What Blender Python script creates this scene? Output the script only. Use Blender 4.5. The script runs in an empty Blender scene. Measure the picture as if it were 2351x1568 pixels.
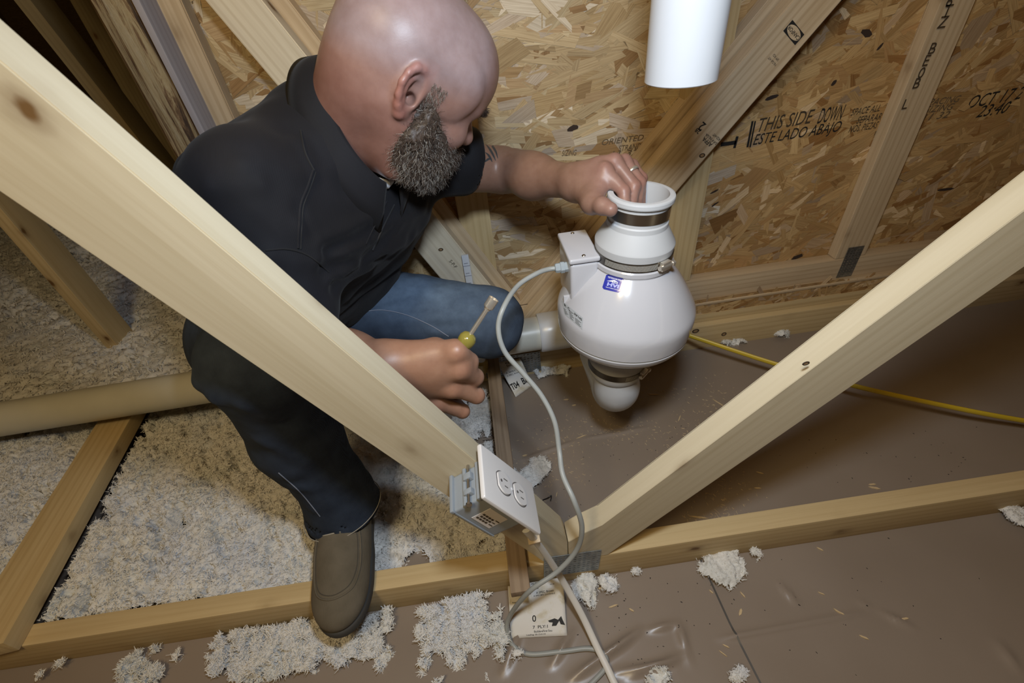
import bpy, bmesh, math, random
import numpy as np
from mathutils import Vector, Matrix, Quaternion
from mathutils.bvhtree import BVHTree

rng = np.random.default_rng(11)
random.seed(11)
SC = bpy.context.scene
COL = SC.collection

# ------------------------------------------------------------------ camera
F_PX, CAM_H = 1045.0, 0.965
PITCH, ROLL, YAW = math.radians(39.8), math.radians(-6.9), math.radians(2.49)
cF = np.array([math.sin(YAW)*math.cos(PITCH), math.cos(YAW)*math.cos(PITCH), -math.sin(PITCH)])
_r0 = np.array([math.cos(YAW), -math.sin(YAW), 0.0]); _u0 = np.cross(_r0, cF)
cR = _r0*math.cos(ROLL) + _u0*math.sin(ROLL)
cU = -_r0*math.sin(ROLL) + _u0*math.cos(ROLL)
cC = np.array([0.0, 0.0, CAM_H])
cam_d = bpy.data.cameras.new('camera'); cam = bpy.data.objects.new('camera', cam_d); COL.objects.link(cam)
cam_d.sensor_fit = 'HORIZONTAL'; cam_d.sensor_width = 36.0; cam_d.lens = 36.0*F_PX/2351.0
cam_d.clip_start = 0.02; cam_d.clip_end = 50
M = Matrix.Identity(4)
for i, v in enumerate((cR, cU, -cF)):
    for k in range(3): M[k][i] = v[k]
for k in range(3): M[k][3] = cC[k]
cam.matrix_world = M
cam_d.dof.use_dof = True; cam_d.dof.focus_distance = 0.82; cam_d.dof.aperture_fstop = 8.0
SC.camera = cam

def _ray(px, py): return cR*(px-1175.5)/F_PX - cU*(py-784.0)/F_PX + cF
def aty(px, py, y): d = _ray(px, py); return cC + d*y/d[1]          # point of a sight line on the plane y
def atz(px, py, z): d = _ray(px, py); return cC + d*(z-CAM_H)/d[2]  # ... on the plane z
def atx(px, py, x): d = _ray(px, py); return cC + d*x/d[0]

# ------------------------------------------------------------------ light
w = bpy.data.worlds.new('world'); SC.world = w; w.use_nodes = True
w.node_tree.nodes['Background'].inputs[0].default_value = (0.9, 0.72, 0.4, 1)
w.node_tree.nodes['Background'].inputs[1].default_value = 0.03
def lamp(name, typ, loc, energy, color, target=None, **kw):
    l = bpy.data.lights.new(name, typ); l.energy = energy; l.color = color
    for k, v in kw.items(): setattr(l, k, v)
    o = bpy.data.objects.new(name, l); COL.objects.link(o); o.location = loc
    if target is not None:
        o.rotation_euler = (Vector(target)-Vector(loc)).to_track_quat('-Z', 'Y').to_euler()
    return o
KEY = lamp('work_light', 'AREA', (0.085, 0.15, 1.135), 4.9, (0.76, 0.87, 1.0), (0.16, 0.70, 0.45), shape='DISK', size=0.09)
BULB = lamp('attic_bulb', 'POINT', (-0.45, -0.35, 1.90), 31.0, (1.0, 0.78, 0.42), shadow_soft_size=0.16)
vs = SC.view_settings
SC.display_settings.display_device = 'sRGB'
vs.view_transform = 'Standard'; vs.look = 'None'; vs.gamma = 1.0; vs.exposure = 0.30
vs.use_curve_mapping = False
SC.cycles.use_denoising = True
SC.cycles.max_bounces = 6

# ------------------------------------------------------------------ object helpers
_MW = {}                      # world matrix of every object placed so far
def _place(o, parent, Mw):
    _MW[o.name] = Mw.copy()
    if parent is not None:
        o.parent = parent
        o.matrix_basis = _MW[parent.name].inverted() @ Mw
    else:
        o.matrix_basis = Mw
def empty(name, loc, label, cat, group=None):
    o = bpy.data.objects.new(name, None); COL.objects.link(o); o.location = loc
    o.empty_display_size = 0.05
    _MW[o.name] = Matrix.Translation(Vector([float(v) for v in loc]))
    return tag(o, label, cat, group)
def tag(o, label=None, cat=None, group=None, kind=None):
    if label: o['label'] = label
    if cat: o['category'] = cat
    if group: o['group'] = group
    if kind: o['kind'] = kind
    return o
def mesh_obj(name, me, mat, parent=None, Mw=None, smooth=None):
    o = bpy.data.objects.new(name, me); COL.objects.link(o)
    if mat is not None and not me.materials:
        for m_ in (mat if isinstance(mat, (list, tuple)) else [mat]): me.materials.append(m_)
    _place(o, parent, Mw if Mw is not None else Matrix.Identity(4))
    if smooth is not None:
        me.polygons.foreach_set('use_smooth', [bool(smooth)]*len(me.polygons)); me.update()
    return o
def np_mesh(name, V, Fc, smooth=True):
    me = bpy.data.meshes.new(name)
    if isinstance(Fc, np.ndarray) and Fc.ndim == 2:
        n, k = Fc.shape
        me.vertices.add(len(V)); me.vertices.foreach_set('co', np.asarray(V, np.float32).ravel())
        me.loops.add(n*k); me.loops.foreach_set('vertex_index', Fc.astype(np.int32).ravel())
        me.polygons.add(n); me.polygons.foreach_set('loop_start', np.arange(0, n*k, k, dtype=np.int32))
        me.polygons.foreach_set('loop_total', np.full(n, k, np.int32))
    else:
        me.from_pydata([tuple(map(float, v)) for v in V], [], [tuple(int(i) for i in f) for f in Fc])
    me.polygons.foreach_set('use_smooth', np.full(len(me.polygons), bool(smooth)))
    me.update(calc_edges=True); me.validate()
    return me
def bm_obj(name, bm, mat, parent=None, Mw=None, smooth=False, autosmooth=None):
    me = bpy.data.meshes.new(name); bmesh.ops.recalc_face_normals(bm, faces=bm.faces); bm.to_mesh(me); bm.free()
    o = mesh_obj(name, me, mat, parent, Mw)
    if smooth or autosmooth:
        me.polygons.foreach_set('use_smooth', [True]*len(me.polygons))
        if autosmooth: me.set_sharp_from_angle(angle=math.radians(autosmooth))
    return o
def vcol(me, name, colors):     # per-vertex colour attribute
    a = me.color_attributes.new(name, 'FLOAT_COLOR', 'POINT')
    c = np.ones((len(me.vertices), 4), np.float32); c[:, :3] = colors
    a.data.foreach_set('color', c.ravel())
def frame(origin, x, z=None, y=None):   # matrix with local x along x; z (or y) roughly as given
    x = Vector(x).normalized()
    if z is not None:
        yv = Vector(z).cross(x).normalized(); zv = x.cross(yv)
    else:
        zv = x.cross(Vector(y)).normalized(); yv = zv.cross(x)
    m = Matrix.Identity(4)
    for i, v in enumerate((x, yv, zv)):
        for k in range(3): m[k][i] = v[k]
    for k in range(3): m[k][3] = origin[k]
    return m
def add_box(bm, a, b, bevel=0.0, seg=2):
    a = Vector(a); b = Vector(b)
    r = bmesh.ops.create_cube(bm, size=1.0)
    vs_ = r['verts']
    for v in vs_: v.co = Vector(((a[i]+b[i])/2 + v.co[i]*(b[i]-a[i]) for i in range(3)))
    if bevel > 0:
        es = list({e for v in vs_ for e in v.link_edges})
        bmesh.ops.bevel(bm, geom=es, offset=bevel, segments=seg, affect='EDGES', profile=0.6)
def lathe(prof, n=64, close=False, arc=None):   # prof: [(r,z)...] -> bmesh about local z
    bm = bmesh.new(); rings = []
    for r, z in prof:
        if r < 1e-6: rings.append([bm.verts.new((0, 0, z))])
        else: rings.append([bm.verts.new((r*math.cos(2*math.pi*k/n), r*math.sin(2*math.pi*k/n), z)) for k in range(n)])
    pairs = list(zip(rings, rings[1:])) + ([(rings[-1], rings[0])] if close else [])
    for a, b in pairs:
        for k in range(n):
            k2 = (k+1) % n
            if len(a) == 1 and len(b) == 1: continue
            if len(a) == 1: bm.faces.new((a[0], b[k], b[k2]))
            elif len(b) == 1: bm.faces.new((a[k], b[0], a[k2]))
            else: bm.faces.new((a[k], b[k], b[k2], a[k2]))
    return bm
def spline(pts, n=12):          # Catmull-Rom through pts
    P = np.asarray(pts, float); Q = np.vstack([2*P[0]-P[1], P, 2*P[-1]-P[-2]]); out = []
    for i in range(1, len(Q)-2):
        p0, p1, p2, p3 = Q[i-1], Q[i], Q[i+1], Q[i+2]
        for k in range(n):
            t = k/n
            out.append(0.5*((2*p1)+(-p0+p2)*t+(2*p0-5*p1+4*p2-p3)*t*t+(-p0+3*p1-3*p2+p3)*t**3))
    out.append(P[-1]); return np.array(out)
def add_tube(bm, path, r, n=12, cap=True, flat=None):  # r scalar or list; flat=(ratio, normal)
    path = [Vector(p) for p in path]; m = len(path)
    rs = [r]*m if not hasattr(r, '__len__') else list(r)
    t0 = (path[1]-path[0]).normalized()
    ref = Vector((0, 0, 1)) if abs(t0.z) < 0.9 else Vector((1, 0, 0))
    nrm = (ref - t0*ref.dot(t0)).normalized(); rings = []
    for i, p in enumerate(path):
        t = (path[min(i+1, m-1)]-path[max(i-1, 0)]).normalized()
        if flat is not None:
            nrm = Vector(flat[1])
        nrm = (nrm - t*nrm.dot(t)).normalized(); bn = t.cross(nrm)
        fx, fy = (flat[0], 1.0) if flat is not None else (1.0, 1.0)
        rings.append([bm.verts.new(p + (nrm*math.cos(2*math.pi*k/n)*fx + bn*math.sin(2*math.pi*k/n)*fy)*rs[i]) for k in range(n)])
    for a, b in zip(rings, rings[1:]):
        for k in range(n): bm.faces.new((a[k], a[(k+1) % n], b[(k+1) % n], b[k]))
    if cap:
        bm.faces.new(list(reversed(rings[0]))); bm.faces.new(rings[-1])
def tube_obj(name, path, r, mat, parent=None, n=12, flat=None):
    bm = bmesh.new(); add_tube(bm, path, r, n, flat=flat)
    return bm_obj(name, bm, mat, parent, autosmooth=50)
def text_mesh(s, size, shear=0.0, align='LEFT', spacing=1.0, bold=0.0):
    cu = bpy.data.curves.new('t', 'FONT'); cu.body = s; cu.size = size; cu.shear = shear
    cu.align_x = align; cu.align_y = 'CENTER'; cu.space_character = spacing; cu.offset = bold*size
    cu.resolution_u = 3
    o = bpy.data.objects.new('t', cu); COL.objects.link(o)
    dg = bpy.context.evaluated_depsgraph_get()
    me = bpy.data.meshes.new_from_object(o.evaluated_get(dg))
    bpy.data.objects.remove(o); bpy.data.curves.remove(cu)
    return me
def text_obj(name, s, size, org, xdir, ydir, mat, parent, **kw):   # flat print on a surface
    me = text_mesh(s, size, **kw)
    x = Vector(xdir).normalized(); y = Vector(ydir); y = (y-x*y.dot(x)).normalized(); z = x.cross(y)
    m = Matrix.Identity(4)
    for i, v in enumerate((x, y, z)):
        for k in range(3): m[k][i] = v[k]
    for k in range(3): m[k][3] = org[k]
    me.materials.clear()
    return mesh_obj(name, me, mat, parent, m)

# ------------------------------------------------------------------ numpy noise
_T = np.random.default_rng(5).random((256, 256)).astype(np.float32)
def vnoise(x, y, s=0):
    x = np.asarray(x)+s*17.31; y = np.asarray(y)+s*9.77
    xi = np.floor(x).astype(int); yi = np.floor(y).astype(int); fx = x-xi; fy = y-yi
    fx = fx*fx*(3-2*fx); fy = fy*fy*(3-2*fy)
    g = lambda a, b: _T[a & 255, b & 255]
    return (g(xi, yi)*(1-fx)+g(xi+1, yi)*fx)*(1-fy)+(g(xi, yi+1)*(1-fx)+g(xi+1, yi+1)*fx)*fy
def fbm(x, y, s=0, o=4):
    t = 0; a = 0.5; tot = 0
    for k in range(o):
        t = t+a*vnoise(x*2**k, y*2**k, s+k*3); tot += a; a *= 0.5
    return t/tot
_T3 = np.random.default_rng(6).random((64, 64, 64)).astype(np.float32)
def vnoise3(P, s=0):
    P = np.asarray(P)+s*7.13; I = np.floor(P).astype(int); f = P-I; f = f*f*(3-2*f); I &= 63; J = (I+1) & 63
    x0, y0, z0 = I[..., 0], I[..., 1], I[..., 2]; x1, y1, z1 = J[..., 0], J[..., 1], J[..., 2]
    fx, fy, fz = f[..., 0], f[..., 1], f[..., 2]
    a = _T3[x0, y0, z0]*(1-fx)+_T3[x1, y0, z0]*fx; b = _T3[x0, y1, z0]*(1-fx)+_T3[x1, y1, z0]*fx
    c = _T3[x0, y0, z1]*(1-fx)+_T3[x1, y0, z1]*fx; d = _T3[x0, y1, z1]*(1-fx)+_T3[x1, y1, z1]*fx
    return (a*(1-fy)+b*fy)*(1-fz)+(c*(1-fy)+d*fy)*fz

# ------------------------------------------------------------------ materials
def srgb(r, g, b):
    f = lambda c: (c/255/12.92) if c/255 <= 0.04045 else ((c/255+0.055)/1.055)**2.4
    return (f(r), f(g), f(b), 1.0)
class NT:
    def __init__(s, name):
        s.m = bpy.data.materials.new(name); s.m.use_nodes = True; s.t = s.m.node_tree
        s.b = s.t.nodes['Principled BSDF']
    def n(s, typ, **kw):
        nd = s.t.nodes.new(typ)
        for k, v in kw.items():
            if k.startswith('i_'): nd.inputs[int(k[2:]) if k[2:].isdigit() else k[2:].replace('_', ' ')].default_value = v
            else: setattr(nd, k, v)
        return nd
    def l(s, a, b): s.t.links.new(a, b)
    def ramp(s, src, stops, interp='LINEAR'):
        r = s.n('ShaderNodeValToRGB'); e = r.color_ramp; e.interpolation = interp
        while len(e.elements) < len(stops): e.elements.new(0.5)
        for el, (p, c) in zip(e.elements, stops):
            el.position = p; el.color = c if len(c) == 4 else (*c, 1)
        s.l(src, r.inputs[0]); return r.outputs[0]
    def mix(s, fac, a, b, mode='MIX'):
        m = s.n('ShaderNodeMix', data_type='RGBA', blend_type=mode)
        for sock, v in ((m.inputs[0], fac), (m.inputs[6], a), (m.inputs[7], b)):
            if hasattr(v, 'is_linked') or hasattr(v, 'links'): s.l(v, sock)
            else: sock.default_value = v
        return m.outputs[2]
    def coords(s, kind='Object', scale=(1, 1, 1), rand=False):
        tc = s.n('ShaderNodeTexCoord'); src = tc.outputs[kind]
        if rand:
            oi = s.n('ShaderNodeObjectInfo'); mu = s.n('ShaderNodeMath', operation='MULTIPLY', i_1=37.0)
            s.l(oi.outputs['Random'], mu.inputs[0])
            ad = s.n('ShaderNodeVectorMath', operation='ADD'); s.l(src, ad.inputs[0]); s.l(mu.outputs[0], ad.inputs[1]); src = ad.outputs[0]
        mp = s.n('ShaderNodeMapping'); mp.inputs['Scale'].default_value = scale; s.l(src, mp.inputs[0]); return mp.outputs[0]
    def noise(s, vec, scale=1.0, detail=4.0, rough=0.55, dist=0.0):
        nd = s.n('ShaderNodeTexNoise', i_Scale=scale, i_Detail=detail, i_Roughness=rough, i_Distortion=dist); s.l(vec, nd.inputs[0]); return nd.outputs[0]
    def bump(s, h, strength=0.3, dist=0.001):
        b = s.n('ShaderNodeBump', i_Strength=strength, i_Distance=dist); s.l(h, b.inputs['Height']); s.l(b.outputs[0], s.b.inputs['Normal'])
    def set(s, **kw):
        for k, v in kw.items():
            s.b.inputs[k.replace('_', ' ')].default_value = v
        return s
def plain(name, col, rough=0.5, metal=0.0, spec=0.5, var=0.0, bump=0.0, bscale=300, coat=0.0, **kw):
    t = NT(name); t.set(Base_Color=col, Roughness=rough, Metallic=metal); t.b.inputs['Specular IOR Level'].default_value = spec
    if coat: t.b.inputs['Coat Weight'].default_value = coat
    for k, v in kw.items(): t.b.inputs[k.replace('_', ' ')].default_value = v
    if var or bump:
        v = t.coords('Object')
        if var:
            n_ = t.noise(v, 18, 5)
            c = t.ramp(n_, [(0.3, tuple(max(0, x*(1-var)) for x in col[:3])), (0.7, tuple(min(1, x*(1+var)) for x in col[:3]))])
            t.l(c, t.b.inputs['Base Color'])
        if bump: t.bump(t.noise(v, bscale, 3), bump, 0.001)
    return t.m
def wood(name, light, mid, dark, knot=(0.16, 0.085, 0.03), fine=1.0, rough=0.62, knots=1.0, blue=0.0):
    t = NT(name)
    v1 = t.coords('Object', (0.9, 9, 9), True); v2 = t.coords('Object', (2.2, 95, 95), True); v3 = t.coords('Object', (7.0, 11, 11), True)
    broad = t.noise(v1, 1.6, 4, 0.5, 1.2); fineN = t.noise(v2, 1.5, 4, 0.6, 0.6)
    c = t.ramp(broad, [(0.28, mid), (0.5, light), (0.72, tuple(0.55*a+0.45*b for a, b in zip(light, mid)))])
    rings = t.n('ShaderNodeTexWave', wave_type='BANDS', bands_direction='Z', i_Scale=0.9, i_Distortion=7.0, i_Detail=2.0, i_Detail_Scale=0.6)
    t.l(t.coords('Object', (0.35, 22, 22), True), rings.inputs[0])
    rf = t.ramp(rings.outputs['Fac'], [(0.55, (0, 0, 0)), (0.95, (1, 1, 1))])
    rm = t.n('ShaderNodeMath', operation='MULTIPLY', i_1=0.33*fine); t.l(rf, rm.inputs[0])
    c = t.mix(rm.outputs[0], c, (*dark, 1))
    ff = t.ramp(fineN, [(0.45, (0, 0, 0)), (0.8, (1, 1, 1))]); fm = t.n('ShaderNodeMath', operation='MULTIPLY', i_1=0.45*fine); t.l(ff, fm.inputs[0])
    c = t.mix(fm.outputs[0], c, (*dark, 1))
    vo = t.n('ShaderNodeTexVoronoi', feature='F1', i_Scale=1.0); vo.inputs['Randomness'].default_value = 1.0
    nz = t.n('ShaderNodeVectorMath', operation='MULTIPLY_ADD'); nn = t.n('ShaderNodeTexNoise', i_Scale=5.0, i_Detail=2.0); t.l(v3, nn.inputs[0])
    t.l(nn.outputs[1], nz.inputs[0]); nz.inputs[1].default_value = (0.12,)*3; t.l(v3, nz.inputs[2]); t.l(nz.outputs[0], vo.inputs[0])
    kf = t.ramp(vo.outputs['Distance'], [(0.05*knots, (1, 1, 1)), (0.085*knots, (0.45, 0.45, 0.45)), (0.16*knots, (0.12, 0.12, 0.12)), (0.26*knots, (0, 0, 0))])
    c = t.mix(kf, c, (*knot, 1))
    if blue:
        bf = t.ramp(t.noise(v1, 1.1, 3), [(0.52, (0, 0, 0)), (0.7, (blue,)*3)]); c = t.mix(bf, c, (0.30, 0.28, 0.30, 1))
    t.l(c, t.b.inputs['Base Color']); t.set(Roughness=rough); t.b.inputs['Specular IOR Level'].default_value = 0.3
    t.bump(fineN, 0.25, 0.0006)
    return t.m
W_CREAM = wood('spruce_cream', (0.60, 0.52, 0.365), (0.53, 0.45, 0.30), (0.43, 0.34, 0.20), fine=0.5)
W_YEL = wood('spruce_yellow', (0.60, 0.465, 0.255), (0.53, 0.39, 0.195), (0.40, 0.27, 0.12), fine=0.9)
W_PINK = wood('spruce_pinkish', (0.58, 0.455, 0.30), (0.51, 0.385, 0.24), (0.37, 0.255, 0.14), fine=1.2)
W_PALE = wood('spruce_pale_rough', (0.70, 0.62, 0.47), (0.62, 0.54, 0.40), (0.48, 0.39, 0.26), fine=0.8, blue=0.35)
W_BROWN = wood('brown_lath', (0.33, 0.245, 0.165), (0.28, 0.20, 0.13), (0.17, 0.115, 0.07), fine=1.2, knots=0.0, rough=0.8)
W_GREY = wood('weathered_grey', (0.42, 0.39, 0.40), (0.36, 0.33, 0.34), (0.24, 0.20, 0.20), fine=0.8, knots=0.0)
W_DEEP = wood('spruce_dull', (0.36, 0.29, 0.16), (0.30, 0.24, 0.13), (0.2, 0.15, 0.08), fine=0.8)
# bark-edged timber
t = NT('waney_bark'); v = t.coords('Object', (3, 26, 26), True); n1 = t.noise(v, 1.6, 6, 0.7, 1.5); n2 = t.noise(t.coords('Object', (14, 60, 60)), 1.0, 4)
c = t.ramp(n1, [(0.36, (0.06, 0.035, 0.02)), (0.45, (0.22, 0.13, 0.06)), (0.52, (0.44, 0.33, 0.17)), (0.62, (0.50, 0.40, 0.24)), (0.75, (0.33, 0.26, 0.17))])
t.l(c, t.b.inputs['Base Color']); t.set(Roughness=0.85); t.bump(n1, 0.9, 0.006); W_BARK = t.m
INK = plain('black_ink', (0.012, 0.011, 0.010, 1), 0.7)
INK_FADED = plain('faded_ink', (0.05, 0.035, 0.02, 1), 0.8); INK_PALE = plain('pale_ink', (0.13, 0.09, 0.05, 1), 0.8)
WHITE_INK = plain('white_print', (0.8, 0.8, 0.82, 1), 0.5)
PVC = plain('white_pvc', (0.58, 0.60, 0.63, 1), 0.28, var=0.015)
PVC_WARM = plain('pvc_warm_lit', (0.62, 0.61, 0.53, 1), 0.36, var=0.03)  # same white PVC, with warm lamplight put into the colour
FANPL = plain('white_fan_plastic', (0.55, 0.55, 0.58, 1), 0.16, var=0.008, coat=0.25)
RUBBER = plain('white_flexible_pvc', (0.55, 0.56, 0.57, 1), 0.55, var=0.02, bump=0.06, bscale=60)
STEEL = plain('brushed_steel', (0.46, 0.43, 0.39, 1), 0.30, 1.0)
STEEL_D = plain('dark_steel', (0.20, 0.185, 0.165, 1), 0.34, 1.0)
CHROME = plain('nickel', (0.80, 0.74, 0.64, 1), 0.30, 0.8)
CABLE = plain('grey_cable', (0.33, 0.345, 0.33, 1), 0.42)
GLAND = plain('grey_gland', (0.36, 0.41, 0.44, 1), 0.4)
t = NT('galvanised_plate'); v = t.coords('Object', (40, 40, 40)); n1 = t.noise(v, 2.0, 4, 0.7)
t.l(t.ramp(n1, [(0.3, (0.16, 0.17, 0.17)), (0.7, (0.36, 0.37, 0.36))]), t.b.inputs['Base Color']); t.set(Metallic=0.8, Roughness=0.45); GALV = t.m
BLACK = plain('black_plastic', (0.01, 0.01, 0.012, 1), 0.25)
PAPER = None
t = NT('stained_paper'); v = t.coords('Object', (1, 1, 1)); n1 = t.noise(v, 22, 5, 0.6, 0.5)
t.l(t.ramp(n1, [(0.32, (0.46, 0.39, 0.26)), (0.42, (0.62, 0.58, 0.48)), (0.50, (0.70, 0.68, 0.64))]), t.b.inputs['Base Color']); t.set(Roughness=0.7); PAPER = t.m
# ================================================================== setting
# floor: brown vapour-barrier film over the ceiling boards
t = NT('brown_film'); v = t.coords('Object', (1, 1, 1))
big = t.noise(v, 2.2, 3); sm = t.noise(v, 240, 3, 0.6)
c = t.ramp(big, [(0.35, (0.245, 0.198, 0.157)), (0.65, (0.280, 0.230, 0.188))])
c2 = t.ramp(sm, [(0.62, (0, 0, 0)), (0.74, (0.25, 0.25, 0.25))]); c = t.mix(c2, c, (0.30, 0.24, 0.19, 1))
t.l(c, t.b.inputs['Base Color']); t.set(Roughness=0.33); t.b.inputs['Specular IOR Level'].default_value = 0.55
wr = t.noise(v, 9.0, 3, 0.5, 0.8)
t.bump(wr, 0.25, 0.003); FILM = t.m
def film_height(x, y):
    h = 0.0022*fbm(x*5, y*5, 3, 3)
    h = h + 0.006*np.maximum(0, fbm(x*3.1+y*1.3, y*2.2, 8, 3)-0.5)*2
    def ridge(ax, ay, bx, by, wd, ht):
        dx, dy = bx-ax, by-ay; L = math.hypot(dx, dy)
        u = ((x-ax)*dx+(y-ay)*dy)/L; s = np.abs((x-ax)*dy-(y-ay)*dx)/L
        k = np.clip(np.minimum(u, L-u)/0.04, 0, 1)
        return 0.9*ht*k*np.exp(-(s/(wd*.75))**1.5)
    for (p, q, wd, ht) in (((1150, 1560), (1200, 1430), .008, .011), ((1260, 1540), (1320, 1440), .007, .014), ((1300, 1568), (1480, 1440), .008, .013), ((1480, 1450), (1560, 1430), .007, .012), ((1560, 1425), (1575, 1490), .006, .011), ((1380, 1510), (1450, 1470), .006, .010), ((1400, 1545), (1560, 1520), .006, .009),
                           ((1430, 1560), (1580, 1500), .007, .009), ((1550, 1420), (1590, 1540), .006, .007), ((1640, 1470), (1990, 1405), .006, .006),
                           ((1780, 1330), (1840, 1400), .006, .010), ((1960, 1375), (2010, 1400), .005, .009), ((2010, 1400), (2110, 1448), .006, .010), ((2280, 1460), (2351, 1560), .012, .008),
                           ((1190, 1060), (1330, 1010), .006, .005), ((1330, 1010), (1500, 980), .006, .004)):
        a = atz(*p, 0); b = atz(*q, 0)
        h = h+ridge(a[0], a[1], b[0], b[1], wd, ht)
    return h
nx, ny = 420, 240
gx, gy = np.meshgrid(np.linspace(-1.0, 1.75, nx), np.linspace(0.0, 1.05, ny), indexing='ij')
fz = film_height(gx, gy); edge = np.clip(np.minimum.reduce([gx+1.0, 1.75-gx, gy-0.0, 1.05-gy])/0.05, 0, 1); fz = fz*edge
idx = np.arange(nx*ny).reshape(nx, ny)
Fq = np.stack([idx[:-1, :-1], idx[1:, :-1], idx[1:, 1:], idx[:-1, 1:]], -1).reshape(-1, 4)
Vf = np.stack([gx, gy, fz], -1).reshape(-1, 3)
# the rest of the attic floor: four flat strips round the wrinkled part
ext = [(-5, -4, -1.0, 7), (1.75, -4, 4.5, 7), (-1.0, -4, 1.75, 0.0), (-1.0, 1.05, 1.75, 7)]
Ve, Fe = [], []
for (a, b, c_, d_) in ext:
    k = len(Vf)+len(Ve); Ve += [(a, b, 0), (c_, b, 0), (c_, d_, 0), (a, d_, 0)]; Fe.append((k, k+1, k+2, k+3))
me = np_mesh('floor', np.vstack([Vf, np.array(Ve)]), np.vstack([Fq, np.array(Fe)]))
FLOOR = tag(mesh_obj('floor', me, FILM), 'brown plastic film laid over the attic floor', kind='structure')
# lapped edge of the next film sheet
bm = bmesh.new(); p = [atz(1606, 1285, 0), atz(1672, 1430, 0), atz(1742, 1568, 0)]; p.append(p[2]+(p[2]-p[1])*1.5)
for i in range(len(p)-1):
    a, b = Vector(p[i]), Vector(p[i+1]); n_ = 14
    for k in range(n_):
        q0, q1 = a.lerp(b, k/n_), a.lerp(b, (k+1)/n_)
        h0, h1 = (float(film_height(q.x, q.y)) for q in (q0, q1))
        vv = [bm.verts.new((q0.x, q0.y, h0+.0006)), bm.verts.new((q0.x+.003, q0.y, h0+.0022)), bm.verts.new((q1.x+.003, q1.y, h1+.0022)), bm.verts.new((q1.x, q1.y, h1+.0006))]
        bm.faces.new(vv)
bmesh.ops.remove_doubles(bm, verts=bm.verts, dist=1e-5)
bm_obj('film_seam', bm, plain('film_edge', (0.07, 0.065, 0.06, 1), 0.4), FLOOR, smooth=True)['kind'] = 'structure'

# OSB gable wall: board plus pressed strands
t = NT('osb_board'); v = t.coords('Object', (6, 6, 30)); t.l(t.ramp(t.noise(v, 3, 5, 0.6, 1.0), [(0.3, (0.20, 0.115, 0.045)), (0.7, (0.36, 0.23, 0.10))]), t.b.inputs['Base Color']); t.set(Roughness=0.7); OSB = t.m
t = NT('osb_strand')
uv = t.n('ShaderNodeUVMap', uv_map='grain'); mp = t.n('ShaderNodeMapping'); mp.inputs['Scale'].default_value = (14, 420, 1); t.l(uv.outputs[0], mp.inputs[0])
g = t.noise(mp.outputs[0], 1.0, 4, 0.6, 0.4)
at = t.n('ShaderNodeVertexColor', layer_name='tint')
gm = t.ramp(g, [(0.3, (0.72, 0.66, 0.58)), (0.6, (1.06, 1.05, 1.03))])
t.l(t.mix(1.0, at.outputs[0], gm, 'MULTIPLY'), t.b.inputs['Base Color']); t.set(Roughness=0.58); t.b.inputs['Specular IOR Level'].default_value = 0.3
t.bump(g, 0.35, 0.0006); STRAND = t.m
Y_OSB = 1.068
bm = bmesh.new(); add_box(bm, (-0.60, Y_OSB+.0012, 0.0), (4.3, Y_OSB+.0125, 2.6))
WALL = tag(bm_obj('wall_back', bm, OSB), 'gable wall of oriented strand board', kind='structure')
def strands(n, x0, x1, z0, z1, y, sc=1.0, seed=1, brown=False):
    r = np.random.default_rng(seed)
    V, F, T, U = [], [], [], []
    pal = np.array([(.54, .42, .25), (.50, .38, .22), (.44, .32, .17), (.60, .49, .31), (.38, .255, .125), (.46, .325, .18), (.52, .43, .33), (.31, .19, .085), (.72, .63, .49), (.44, .37, .30)])
    pw = np.array([.18, .2, .14, .12, .09, .09, .07, .04, .06, .05]); pw /= pw.sum()
    cx = r.uniform(x0, x1, n); cz = r.uniform(z0, z1, n)
    ln = np.clip(r.lognormal(math.log(.046), .5, n), .012, .11)*sc; wd = np.clip(r.lognormal(math.log(.0125), .45, n), .004, .030)*sc
    redder = (cx > .56) | brown  # redder, steeper strands right of the stud and on the brown strip
    th = .22*redder+np.where(r.random(n) < .72, r.normal(.12, .33, n), r.uniform(-1.57, 1.57, n))
    dy = -r.random(n)*.0016; tilt = r.normal(0, .012, n); tl2 = r.normal(0, .03, n)
    ci = r.choice(len(pal), n, p=pw)
    for i in range(n):
        h, w_ = ln[i]/2, wd[i]/2; j = r.uniform(-.25, .25, 6)
        s1, s2 = r.uniform(-.5, .5, 2)*w_*1.6
        loc = [(-h+s1+j[0]*w_, -w_*(1-.25*r.random())), (-h*.2, -w_*(1+.12*j[1])), (h+s2+j[2]*w_, -w_*(1-.25*r.random())), (h-s2+j[3]*w_, w_*(1-.25*r.random())), (h*.25, w_*(1+.12*j[4])), (-h-s1+j[5]*w_, w_*(1-.25*r.random()))]
        c_, s_ = math.cos(th[i]), math.sin(th[i]); k = len(V)
        col = pal[ci[i]]*r.uniform(.84, 1.14)*(np.array((.94, .80, .62)) if redder[i] else 1.0); uo = r.uniform(0, 9, 2)
        for (a, b) in loc:
            V.append((cx[i]+a*c_-b*s_, y+dy[i]+a*tilt[i]+b*tl2[i], cz[i]+a*s_+b*c_)); T.append(col); U.append((a+uo[0], b+uo[1]))
        F.append((k, k+1, k+4, k+5)); F.append((k+1, k+2, k+3, k+4))
    me = np_mesh('wood_strands', np.array(V), np.array(F), smooth=False)
    vcol(me, 'tint', np.array(T)); ul = me.uv_layers.new(name='grain')
    li = np.empty(len(me.loops), np.int32); me.loops.foreach_get('vertex_index', li)
    ul.data.foreach_set('uv', np.array(U, np.float32)[li].ravel()); return me
me = strands(9500, -0.52, 2.6, 0.10, 1.25, Y_OSB, 2.05)
tag(mesh_obj('wood_strands', me, STRAND, WALL), kind='stuff')
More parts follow.
